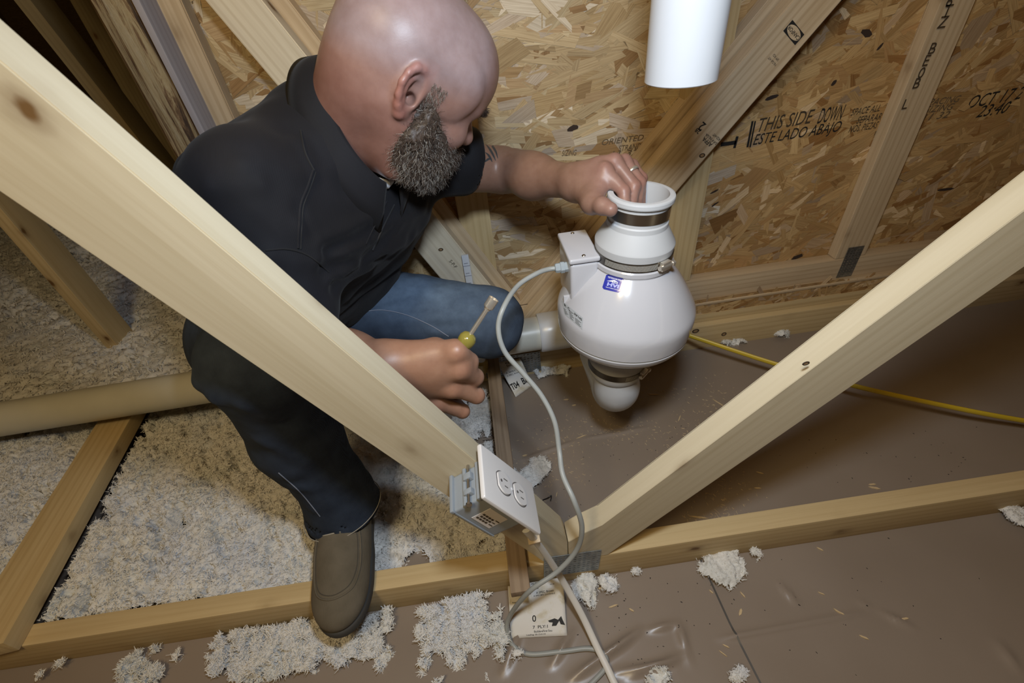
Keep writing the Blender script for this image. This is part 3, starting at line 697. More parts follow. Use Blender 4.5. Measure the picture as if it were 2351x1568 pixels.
for (px, py, L_, W_, a_) in splinters:
    p = atz(px, py, .003); s_ = np.linalg.norm(atz(px+10, py, 0)-p)/10
    if spl_proto is None:
        bm = bmesh.new()
        prof = [(-.5, 0, 0), (-.2, -.5, .3), (.25, -.42, .5), (.5, .1, .1), (.2, .5, .4), (-.3, .35, .2)]
        lo = [bm.verts.new((x, y, 0)) for x, y, z in prof]; hi = [bm.verts.new((x, y, .5+z)) for x, y, z in prof]
        bm.faces.new(list(reversed(lo))); bm.faces.new(hi)
        for i in range(6): bm.faces.new((lo[i], lo[(i+1) % 6], hi[(i+1) % 6], hi[i]))
        o = bm_obj('wood_splinter', bm, SPL); spl_proto = o
    else:
        o = spl_proto.copy(); COL.objects.link(o)
    o.matrix_basis = Matrix.Translation((p[0], p[1], float(film_height(p[0], p[1]))+.0004)) @ Matrix.Rotation(-a_+.12, 4, 'Z') @ Matrix.Diagonal((L_*s_, W_*s_*.72, .0020, 1))
    own = SPL_OWN.get((px, py))
    tag(o, own or 'small pale wood splinter lying on the brown film', 'splinter', 'wood splinters on the film')
def specks(name, n, reg, ln, wd, mat, label, seed):
    r = np.random.default_rng(seed); V, F = [], []
    for _ in range(n):
        c_ = reg[r.integers(len(reg))]; p = atz(c_[0]+r.normal(0, c_[2]), c_[1]+r.normal(0, c_[3]), 0)
        if p[0] > 1.6 or p[1] > .98 or p[1] < .05 or .37 < p[1] < .43: continue
        a = r.uniform(0, 3.14); l_ = r.uniform(*ln); w_ = r.uniform(*wd); z = float(film_height(p[0], p[1]))
        d = np.array([math.cos(a), math.sin(a), 0])*l_/2; s_ = np.array([-math.sin(a), math.cos(a), 0])*w_/2; k = len(V); h = r.uniform(.0006, .0014)
        b = np.array([p[0], p[1], z])
        V += [b-d-s_*.3, b+d-s_*.6, b+d*.9+s_, b-d*.8+s_*.7, b+np.array([0, 0, h])]
        F += [(k, k+1, k+4), (k+1, k+2, k+4), (k+2, k+3, k+4), (k+3, k, k+4)]
    return tag(mesh_obj(name, np_mesh(name, np.array(V), np.array(F), False), mat), label, 'litter', kind='stuff')
specks('sawdust', 900, [(1480, 900, 70, 25), (1640, 960, 30, 50), (1570, 1010, 60, 30), (1400, 985, 60, 14), (1660, 1130, 40, 40), (1650, 1200, 50, 15), (1300, 1000, 60, 60), (1260, 1070, 50, 40)], (.002, .009), (.0006, .0016), SPL, 'fine sawdust and shavings scattered on the brown film under the fan', 41)
specks('black_specks', 170, [(1900, 1350, 260, 110), (1500, 1060, 160, 90), (2050, 1050, 180, 60), (1450, 1420, 90, 60)], (.0015, .004), (.001, .003), SPL_D, 'tiny black specks scattered over the brown film', 42)
# ================================================================== decals: flat print laid on a real surface
def bvh_of(o):
    me = o.data; mw = _MW[o.name]
    me.calc_loop_triangles()
    return BVHTree.FromPolygons([mw @ v.co for v in me.vertices], [tuple(t_.vertices) for t_ in me.loop_triangles])
def on_surface(bv, px, py, off=.0004):
    d = Vector(_ray(px, py)).normalized(); h = bv.ray_cast(Vector(cC), d)
    if h[0] is None: return None
    n = h[1] if h[1].dot(d) < 0 else -h[1]
    return h[0]+n*off
def decal(name, me, quad, bv, mat, parent, off=.0004, uvbox=(0, 0, 1, 1)):
    """me: flat mesh in x,y; its uvbox is laid over the quad (pixels: bl, br, tr, tl) and dropped on the surface"""
    q = [np.array(p, float) for p in quad]; keep = []
    for v in me.vertices:
        u = (v.co.x-uvbox[0])/(uvbox[2]-uvbox[0]); w_ = (v.co.y-uvbox[1])/(uvbox[3]-uvbox[1])
        p = (q[0]*(1-u)+q[1]*u)*(1-w_)+(q[3]*(1-u)+q[2]*u)*w_
        s = on_surface(bv, p[0], p[1], off)
        if s is not None: v.co = s
    me.materials.clear(); return mesh_obj(name, me, mat, parent)
def rect_mesh(x0, y0, x1, y1, n=10, rad=0.0):
    bm = bmesh.new(); g = [[bm.verts.new((x0+(x1-x0)*i/n, y0+(y1-y0)*j/n, 0)) for j in range(n+1)] for i in range(n+1)]
    for i in range(n):
        for j in range(n):
            if rad and (i in (0, n-1)) and (j in (0, n-1)):
                c_ = [(i, j), (i+1, j), (i+1, j+1), (i, j+1)]; out = (0 if i == 0 else n, 0 if j == 0 else n)
                bm.faces.new([g[a][b] for a, b in c_ if (a, b) != out])
            else: bm.faces.new((g[i][j], g[i+1][j], g[i+1][j+1], g[i][j+1]))
    me = bpy.data.meshes.new('r'); bm.to_mesh(me); bm.free(); return me
def words_mesh(s, x0, y0, x1, y1, bold=0.0):   # text scaled to fill a box in 0..1 decal space
    me = text_mesh(s, 1.0, bold=bold); xs = [v.co.x for v in me.vertices]; ys = [v.co.y for v in me.vertices]
    for v in me.vertices: v.co = (x0+(v.co.x-min(xs))/(max(xs)-min(xs))*(x1-x0), y0+(v.co.y-min(ys))/(max(ys)-min(ys))*(y1-y0), 0)
    return me

# ------------------------------------------------------------------ radon fan
fan = empty('duct_fan', (.241, .66, .425), 'white round inline duct fan with blue sticker, held by the man', 'fan')
ax_ = Vector((.021, 0, .375)).normalized()
FM = frame((.241, .66, .425), (1, 0, 0), z=ax_)
FM = frame((.241, .66, .425), Vector((0, 1, 0)).cross(ax_), z=ax_)
def fpart(name, prof, mat, parent=fan, n=72, sm_=40, close=False):
    return bm_obj(name, lathe(prof, n, close), mat, parent, FM, autosmooth=sm_)
dome = [(.050, .142), (.0655, .142), (.0672, .140), (.0672, .133), (.0655, .131), (.0655, .129), (.0668, .1275), (.0700, .1235), (.078, .1145), (.088, .1020), (.098, .0880), (.107, .0740), (.1145, .0610), (.1195, .0520), (.1222, .0460), (.1234, .0400), (.1236, .0330), (.1225, .0170), (.1212, .0030), (.1195, .0012)]
housing = fpart('upper_housing', dome, FANPL, n=96, sm_=30)
low = [(.1195, .0010), (.1200, -.0005), (.1206, -.0020), (.1190, -.0080), (.113, -.0180), (.101, -.0300), (.086, -.0410), (.070, -.0490), (.060, -.0530), (.0545, -.0560), (.0540, -.0900), (.050, -.0900)]
fpart('lower_housing', low, FANPL, n=96, sm_=30)
fpart('seam_ring', [(.1150, .0022), (.1200, .0014), (.1200, .0000), (.1150, -.001)], plain('seam_grey', (.32, .32, .27, 1), .5), n=96)  # darker ring in the joint between the two housings
# terminal box
tb = bmesh.new(); add_box(tb, (.1385, .640, .478), (.1855, .737, .5735), .006, 3)
tbo = bm_obj('terminal_box', tb, FANPL, fan, autosmooth=40)
tb = bmesh.new(); add_box(tb, (.1362, .6375, .5745), (.1878, .7395, .5835), .0035, 3); bm_obj('box_lid', tb, FANPL, tbo, autosmooth=40)
for x, y in ((.1620, .730), (.1620, .6475)):
    bmx = lathe([(0, .0022), (.0022, .002), (.0034, .0008), (.0034, 0)], 16); 
    so = bm_obj('screw', bmx, STEEL, tbo, Matrix.Translation((x, y, .5832)), autosmooth=40)
fin = bmesh.new(); add_box(fin, (.128, .652, .445), (.150, .658, .505), .002); bm_obj('rib', fin, FANPL, fan, autosmooth=40)
gp = Vector(atx(1303, 612, .1385)); gz = gp.z; gy = gp.y
GMx = frame(gp, (0, 0, 1), z=(-1, 0, .06))
gl = bm_obj('cable_gland', lathe([(0, -.004), (.0088, -.004), (.0088, .004), (.0082, .005), (.0082, .006), (.0100, .006), (.0100, .0125), (.0085, .0135), (.0085, .019), (.0072, .0215), (.0042, .0225), (0, .0225)], 8), GLAND, fan, GMx, autosmooth=30)
bvF = bvh_of(housing)
q = ((1382, 663), (1424, 673), (1434, 640), (1393, 628))
BLUE = plain('sticker_blue', (.035, .045, .36, 1), .25, coat=.4)
LILAC = plain('sticker_lilac', (.42, .45, .80, 1), .4)
st = decal('blue_sticker', rect_mesh(0, 0, 1, 1, 10, 1), q, bvF, BLUE, fan, .0005)
decal('sticker_print', words_mesh('TESTED/CERTIFIED', .12, .76, .92, .86, .02), q, bvF, WHITE_INK, st, .0008)
decal('sticker_print', words_mesh('HVI', .20, .26, .84, .50, .05), q, bvF, LILAC, st, .0008)
decal('sticker_print', words_mesh('Home Ventilating Institute', .18, .12, .84, .20, .02), q, bvF, WHITE_INK, st, .0008)
me = bpy.data.meshes.new('roof'); me.from_pydata([(.12, .55, 0), (.50, .74, 0), (.72, .66, 0), (.72, .53, 0), (.46, .53, 0), (.40, .58, 0)], [], [(0, 5, 1), (1, 5, 4, 3, 2)])
decal('house_mark', me, q, bvF, WHITE_INK, st, .0007)
decal('sticker_print', words_mesh('2100', .46, .55, .70, .635, .04), q, bvF, BLUE, st, .0010)
q = ((1297, 722), (1337, 757), (1339, 730), (1289, 689))
RL = plain('label_silver', (.42, .44, .46, 1), .35)
rl = decal('rating_label', rect_mesh(0, 0, 1, 1, 12), q, bvF, RL, fan, .0005)
decal('label_print', words_mesh('RP145', .60, .68, .96, .86, .03), q, bvF, INK, rl, .0008)
for k, (x0, x1, n_) in enumerate(((.62, .92, 4), (.32, .56, 6), (.04, .24, 4))):
    for j in range(n_): decal('label_print', rect_mesh(x0, .12+j*.11, x1-.05*((j*7+k) % 3), .16+j*.11, 3), q, bvF, INK, rl, .0008)
for (x, y) in ((.12, .72), (.28, .70)): decal('label_print', words_mesh('R' if x < .2 else 'C', x, y, x+.10, y+.2, .03), q, bvF, INK, rl, .0008)

SLOT = plain('slot_glint', (.55, .53, .48, 1), .4)
# rubber couplings with hose clamps
def clamp(root, r, s0, s1, screw_ang, slots=None, mat=STEEL):
    b = fpart('clamp_band', [(r, s0), (r+.0012, s0), (r+.0012, s1), (r, s1)], mat, root, 96, 30, True)
    a = screw_ang
    m = FM @ Matrix.Rotation(a, 4, 'Z') @ Matrix.Translation((r+.0042, 0, (s0+s1)/2))
    bmx = bmesh.new(); add_box(bmx, (-.004, -.0095, -(s1-s0)*.52), (.0045, .0095, (s1-s0)*.52), .0018, 2)
    hs = bm_obj('clamp_housing', bmx, CHROME, root, m, autosmooth=40)
    bmx = bmesh.new(); add_tube(bmx, [(.002, -.015, 0), (.002, .0185, 0)], .0040, 14); 
    add_tube(bmx, [(.002, .0125, 0), (.002, .0180, 0)], .0054, 6); bm_obj('clamp_screw', bmx, CHROME, root, m, autosmooth=40)
    if slots:
        bmx = bmesh.new()
        for k in range(slots[2]):
            an = slots[0]+(slots[1]-slots[0])*k/slots[2]; c_, s_ = math.cos(an), math.sin(an); da = .00048/r
            for e in (0,):
                P = [Vector(((r+.00135)*math.cos(an+q_[0]*da+q_[1]*.010), (r+.00135)*math.sin(an+q_[0]*da+q_[1]*.010), s0+(s1-s0)*(.5+.36*q_[1]))) for q_ in ((-1, -1), (1, -1), (1, 1), (-1, 1))]
                bmx.faces.new([bmx.verts.new(p) for p in P])
        tag(bm_obj('band_slots', bmx, SLOT, root, FM), kind='stuff')
    return b
uc = empty('rubber_coupling', (.249, .66, .57), 'white rubber coupling with two steel clamps on top of the fan', 'coupling')
cp = [(.0425, .2485), (.0480, .2485), (.0510, .2475), (.0518, .2455), (.0518, .2405), (.0510, .2385), (.0485, .2378), (.0472, .2370), (.0472, .2340), (.0466, .2335), (.0466, .2080), (.0475, .2070), (.0484, .2058), (.0488, .1985), (.0496, .1965), (.0640, .1725), (.0650, .1695), (.0648, .1660), (.0638, .1575), (.0637, .1560), (.0636, .1450), (.0630, .1415), (.056, .1415), (.056, .170), (.0425, .205)]
fpart('coupling_sleeve', cp, RUBBER, uc, 96, 16, True)
clamp(uc, .0468, .2145, .2315, math.radians(150), mat=STEEL)
clamp(uc, .0640, .1430, .1575, math.radians(-62), (math.radians(-150), math.radians(-72), 44), mat=STEEL_D)
# raised maker's lettering on the sleeve
bvU = bvh_of(uc.children[0])
for k, (s, x0, x1, y) in enumerate((('FLEXIBLE PVC COUPLING', 1452, 1518, 520), ('ASTM D 5926  C 1173', 1460, 1515, 532), ('3 CI PL  4 CI PL', 1456, 1512, 543))):
    decal('raised_lettering', words_mesh(s, 0, 0, 1, 1), ((x0, y+9), (x1, y+3), (x1, y-4), (x0, y+2)), bvU, RUBBER, uc, .0009)
lc = empty('rubber_coupling', (.234, .66, .33), 'white rubber coupling with one clamp under the fan outlet', 'coupling')
fpart('coupling_sleeve', [(.0548, -.064), (.0568, -.066), (.0568, -.112), (.0555, -.118), (.0545, -.122), (.0500, -.130), (.0470, -.134), (.044, -.134), (.044, -.066)], RUBBER, lc, 72, 30, True)
clamp(lc, .0562, -.108, -.094, math.radians(-48), (math.radians(-88), math.radians(-58), 12), mat=STEEL_D)

# ------------------------------------------------------------------ pipes
vp = empty('vent_pipe', (.28, .63, .828), 'white vent pipe hanging open-ended above the fan', 'pipe')
bm_obj('pipe', lathe([(.0400, 0), (.0435, 0), (.0445, .001), (.0445, .95), (.0400, .95)], 64, True), PVC, vp, Matrix.Translation((.281, .63, .8275)), autosmooth=40)
hp = empty('drain_pipe', (-.5, .93, .19), 'long white pipe running behind the man to the fan elbow', 'pipe')
def ring_sweep(name, path, r, mat, parent, n=40): return tube_obj(name, path, r, mat, parent, n)
ring_sweep('pipe', [(-2.4, .93, .170), (.16, .93, .2055)], .0445, PVC_WARM, hp, 48)
ring_sweep('sleeve', [(.113, .93, .2050), (.117, .93, .2050), (.118, .93, .2050), (.190, .93, .206), (.191, .93, .206)], [.0505, .0515, .0518, .0518, .0505], PVC, hp, 48)
e1 = [(.175, .93, .206)]+[(.19+.058*math.sin(a), .93-.058*(1-math.cos(a)), .207) for a in np.linspace(0, math.pi/2, 10)]+[(.248, .80, .208)]
ring_sweep('elbow', e1, .047, PVC, hp, 40)
e2 = [(.248, .82, .208)]+[(.248-.012*(a/1.57), .715-.060*math.sin(a), .208+.062*(1-math.cos(a))) for a in np.linspace(0, math.pi/2, 10)]+[(.2345, .66, .318)]
ring_sweep('elbow', e2, [.0505]*6+[.0485]*4+[.047]*(len(e2)-10), PVC, hp, 40)

# ------------------------------------------------------------------ cables
def pth(seq): return spline([aty(a, b, c_) if c_ > 0 else atz(a, b, -c_) for a, b, c_ in seq], 10)
g0 = GMx @ Vector((0, 0, .018))
cpts = [tuple(g0), tuple(GMx @ Vector((0, 0, .034)))]+[tuple(aty(a, b, c_)) if c_ > 0 else tuple(atz(a, b, -c_)) for a, b, c_ in
    ((1232, 628, gy-.01), (1190, 655, gy-.03), (1158, 702, .585), (1144, 752, .565), (1158, 806, .545), (1200, 856, .525), (1243, 908, .500), (1273, 968, .470), (1284, 1035, .440), (1292, 1090, .405), (1318, 1150, .368), (1336, 1210, .352), (1324, 1262, .346), (1280, 1312, .335), (1215, 1358, .322), (1172, 1412, -.055), (1164, 1450, -.022), (1180, 1484, -.006), (1216, 1502, -.006), (1290, 1496, -.007), (1350, 1489, -.008), (1385, 1500, -.008), (1392, 1528, -.008), (1365, 1562, -.008), (1300, 1620, -.008))]
tag(tube_obj('power_cord', spline(cpts, 10), .0042, CABLE, None, 14), 'grey round cord looping from the fan down to the floor', 'cable')
bp = spline([aty(1208, 1218, .346), aty(1245, 1262, .356), aty(1290, 1330, .350), atz(1335, 1410, .045), atz(1370, 1484, .020), atz(1402, 1550, .012), atz(1450, 1660, .008)], 12)
NMC = plain('white_cable_sheath', (.66, .64, .60, 1), .45)
fc = tag(tube_obj('flat_cable', bp, .0031, NMC, None, 14, flat=(2.0, (1, 0, .1))), 'flat white cable running down from the outlet box across the film', 'cable')
yl = spline([aty(1530, 752, .955), aty(1560, 763, .945), aty(1775, 834, .80), aty(1970, 888, .68), aty(2200, 938, .585), aty(2351, 966, .54), aty(2500, 990, .50)], 10)
YC = plain('yellow_sheath', (.58, .42, .03, 1), .4)
tag(tube_obj('yellow_cable', yl, .0042, YC, None, 10, flat=(1.6, (0, 0, 1))), 'yellow cable stretched over the film from behind the fan', 'cable')
kb = spline([atz(1246, 1148, .004), atz(1258, 1143, .010), atz(1266, 1138, .012), atz(1264, 1150, .006)], 8)
tag(tube_obj('wire_offcut', kb, .0012, BLACK, None, 8), 'short curled black wire on the film behind the web joint', 'wire')
for k, (sq, lb_) in enumerate((((( 1085, 985, -.004), (1110, 985, -.006), (1130, 1000, -.004), (1138, 1010, -.004)), 'thin black wire scrap beside the lath, farther from the outlet'), (((1108, 1012, -.004), (1125, 1010, -.006), (1140, 1014, -.005), (1136, 1024, -.004)), 'thin black wire scrap beside the lath, close to the outlet'))):
    tag(tube_obj('wire_offcut', pth(sq), .0008, BLACK, None, 6), lb_, 'wire')

# ------------------------------------------------------------------ outlet on the near web
ob_ = empty('outlet_box', (-.02, .355, .39), 'grey plastic outlet box with white duplex cover plate nailed to the web', 'outlet')
un = Vector((.49, 0, -.872)).normalized(); nn_ = Vector((.872, 0, .49)).normalized()
pc = (Vector(aty(1095, 1022, .397))+Vector(aty(1222, 1118, .397))+Vector(aty(1102, 1141, .314))+Vector(aty(1233, 1226, .314)))/4
OM = frame(pc, un, z=nn_)
PLATE = plain('cover_plate', (.68, .66, .645, 1), .3)
GREYB = plain('grey_box_plastic', (.27, .30, .33, 1), .45, var=.04)
L2, W2 = .0665, .0415
bm = bmesh.new(); add_box(bm, (-L2, -W2, -.002), (L2, W2, .0055), .0035, 3)
plate = bm_obj('cover_plate', bm, PLATE, ob_, OM, autosmooth=30)
DARK = plain('slot_dark', (.10, .09, .085, 1), .6)
for s_ in (-1, 1):
    cx = s_*.0195; bm = bmesh.new(); n_ = 40; ring = []
    for k in range(n_):
        a = 2*math.pi*k/n_; x, y = .0172*math.cos(a), .0168*math.sin(a); x = max(-.0145, min(.0145, x)); ring.append((cx+x, y))
    lo = [bm.verts.new((x, y, .0050)) for x, y in ring]; hi = [bm.verts.new((cx+(x-cx)*.97, y*.97, .0078)) for x, y in ring]
    bm.faces.new(hi)
    for k in range(n_): bm.faces.new((lo[k], lo[(k+1) % n_], hi[(k+1) % n_], hi[k]))
    rc = bm_obj('receptacle', bm, PLATE, plate, OM, autosmooth=40)
    bm = bmesh.new(); rim = [(cx+(x-cx)*1.05, y*1.05) for x, y in ring]
    add_tube(bm, [(x, y, .0056) for x, y in rim+rim[:2]], .0007, 6, cap=False); bm_obj('receptacle_rim', bm, DARK, plate, OM)
    bm = bmesh.new()
    for (x, y, a, b) in ((.0030, -.0055, .0008, .0038), (.0030, .0055, .0008, .0046)): add_box(bm, (cx+x-b, y-a, .0075), (cx+x+b, y+a, .0080))
    add_tube(bm, [(cx-.0075, 0, .0074), (cx-.0075, 0, .0080)], .0022, 14); bm_obj('outlet_slots', bm, DARK, plate, OM)
bm = lathe([(0, .0020), (.0022, .0018), (.0030, .0008), (.0030, 0)], 16); bm_obj('screw', bm, PLATE, plate, OM @ Matrix.Translation((0, 0, .0055)), autosmooth=40)
yb0, yb1 = .385-pc.y-.0005, .330-pc.y
bm = bmesh.new(); add_box(bm, (-.046, yb1, -.066), (.046, yb0, -.002), .004, 3)
gb = bm_obj('box_body', bm, GREYB, ob_, OM, autosmooth=40)
bm = bmesh.new()
for x in (-.0475,): 
    for z0, z1 in ((-.063, -.058), (-.040, -.035), (-.018, -.013)): add_box(bm, (x-.0035, yb1-.002, z0), (x+.003, yb0, z1), .001)
for z in (-.060, -.012): add_box(bm, (-.044, yb1-.0012, z-.0008), (.044, yb1+.002, z+.0008))
bm_obj('box_ribs', bm, GREYB, gb, OM, autosmooth=40)
bm = bmesh.new()
for z in (-.030,):
    add_box(bm, (-.0545, yb1+.010, z-.006), (-.046, yb1+.018, z+.006), .001); add_box(bm, (-.0545, yb0-.022, z-.006), (-.046, yb0-.012, z+.006), .001)
bm_obj('nail_lug', bm, GREYB, gb, OM, autosmooth=40)
bm = bmesh.new(); add_tube(bm, [(-.0520, yb1-.004, -.030), (-.0520, yb0+.012, -.028)], .0018, 10); add_tube(bm, [(-.0520, yb1-.006, -.030), (-.0520, yb1-.0035, -.030)], .0042, 14)
bm_obj('nail', bm, STEEL, gb, OM, autosmooth=40)
bl = bmesh.new(); add_box(bl, (-.018, yb1-.0006, -.052), (.022, yb1+.001, -.020)); lab = bm_obj('box_label', bl, plain('label_paper', (.66, .62, .60, 1), .5), gb, OM)
bm = bmesh.new()
for j in range(3):
    for k in range(4):
        x0 = -.015+k*.0062+.001*((j*5+k*3) % 3); add_box(bm, (x0, yb1-.0010, -.047+j*.0052), (x0+.0045, yb1-.0005, -.044+j*.0052))
for k in range(3): add_box(bm, (.012, yb1-.0010, -.046+k*.006), (.020-.002*(k % 2), yb1-.0005, -.0445+k*.006))
bm_obj('label_print', bm, INK_FADED, lab, OM)
# cable clamp strap by the box
bm = bmesh.new(); c0 = Vector(bp[6]); d0 = Vector(bp[8])-Vector(bp[5])
add_box(bm, (-.0025, -.010, -.0065), (.0035, .010, .0065), .0015); bm_obj('cable_strap', bm, plain('tan_strap', (.55, .44, .30, 1), .5), ob_, frame(c0, d0, z=(0, -1, 0)), autosmooth=40)

# ------------------------------------------------------------------ paper truss tags
def sheet(name, quad, label, bend=.004, n=14):
    q = [Vector(p) for p in quad]; bm = bmesh.new(); g = []
    for i in range(n+1):
        for j in range(n+1):
            u, v_ = i/n, j/n; p = (q[0]*(1-u)+q[1]*u)*(1-v_)+(q[3]*(1-u)+q[2]*u)*v_
            p.z += bend*(.5*math.sin(5*u+2*v_)+.5*math.sin(4*v_*2+u))*math.sin(math.pi*v_)
            g.append(bm.verts.new(p))
    for i in range(n):
        for j in range(n): bm.faces.new((g[i*(n+1)+j], g[(i+1)*(n+1)+j], g[(i+1)*(n+1)+j+1], g[i*(n+1)+j+1]))
    o = bm_obj(name, bm, PAPER, None, smooth=True); md = o.modifiers.new('s', 'SOLIDIFY'); md.thickness = .0005
    return tag(o, label, 'tag')
tq = [atz(1173, 1466, .004), atz(1302, 1459, .004), aty(1292, 1325, .381), aty(1166, 1346, .381)]
pt = sheet('paper_tag', tq, 'stained white paper tag hanging from the near chord onto the film')
bvT = bvh_of(pt); Q = ((1173, 1466), (1302, 1459), (1292, 1325), (1166, 1346))
for s, b in (('0', (.40, .28, .47, .40)), ('7  PLY:1', (.40, .155, .67, .21)), ('BuildersFirst Sou', (.42, .085, .74, .125)), ('Loading: 30-10-0-10', (.28, .03, .62, .065)), ('A SPEC. Brown', (.50, .78, .82, .82)), ('A SPEC/BFS 23-018-02-E', (.45, .735, .84, .762)), ('ALPINE', (.42, .955, .62, .985)), ('ers', (.42, .90, .52, .935)), ('Source', (.42, .865, .55, .895)), ('Shipping', (.06, .66, .20, .69)), ('23-45', (.76, .90, .84, .92))):
    decal('tag_print', words_mesh(s, *b, .015), Q, bvT, INK, pt, .0009)
me = bpy.data.meshes.new('scribble'); pts = [(.68, .30), (.80, .33), (.86, .30), (.92, .36), (.94, .30), (.98, .20), (.90, .22), (.88, .28), (.82, .20), (.74, .20), (.76, .26), (.70, .27)]
me.from_pydata([(x, y-.02, 0) for x, y in pts], [], [(0, 1, 10, 11), (1, 2, 8, 9, 10), (2, 7, 8), (2, 3, 4, 7), (4, 5, 6, 7)])
decal('marker_scribble', me, Q, bvT, INK, pt, .0010)
tq = [atz(1184, 912, .003), atz(1224, 884, .003), aty(1194, 822, .986), aty(1141, 832, .986)]
pt2 = sheet('paper_tag', tq, 'torn paper tag at the foot of the gable chord, beyond the lath', .003)
bvT = bvh_of(pt2); Q = ((1184, 912), (1224, 884), (1194, 822), (1141, 832))
for s, b in (('T04', (.02, .18, .42, .36)), ('BM', (.60, .17, .95, .38)), ('A SPEC, Brown', (.1, .55, .7, .60)), ('A SPEC', (.1, .64, .6, .68)), ('Source', (.3, .82, .8, .88)), ('ers', (.3, .90, .6, .95))):
    decal('tag_print', words_mesh(s, *b, .03 if s in ('BM', 'T04') else .01), Q, bvT, INK, pt2, .0008)
# small things by the chord
bt = empty('small_bottle', tuple(aty(1110, 850, .90)), 'small amber bottle with white cap behind the hand', 'bottle')
bpos = Vector(aty(1108, 838, .935)); bpos.z -= .02
AMB = plain('amber_plastic', (.42, .30, .10, 1), .25)
mB = Matrix.Translation(bpos)
bm_obj('bottle_body', lathe([(0, 0), (.015, 0), (.016, .002), (.016, .030), (.010, .036), (.009, .040), (0, .040)], 28), AMB, bt, mB, autosmooth=40)
bm_obj('cap', lathe([(0, .056), (.0095, .056), (.0105, .054), (.0105, .0385), (0, .0385)], 28), PVC, bt, mB, autosmooth=40)
ps = empty('plastic_strip', tuple(aty(1071, 640, .989)), 'white slotted plastic strip standing against the gable web behind the knee', 'strip')
a_, b_ = Vector(aty(1067, 585, .986)), Vector(aty(1080, 660, .975)); bm = bmesh.new(); Ls = (b_-a_).length
mS = frame(a_, b_-a_, y=(0, 1, 0)); add_box(bm, (0, -.004, -.0085), (Ls, .004, .0085), .0012)
bm_obj('strip_body', bm, PVC, ps, mS, autosmooth=40)
bm = bmesh.new()
for k in range(3): add_box(bm, (Ls*(.22+.3*k), -.0052, -.005), (Ls*(.22+.3*k)+.0016, -.0038, .004)); add_box(bm, (Ls*(.30+.3*k), -.0052, -.008), (Ls*(.30+.3*k)+.0012, -.0036, .008))
bm_obj('strip_slots', bm, plain('strip_slot', (.30, .31, .36, 1), .5), ps, mS)
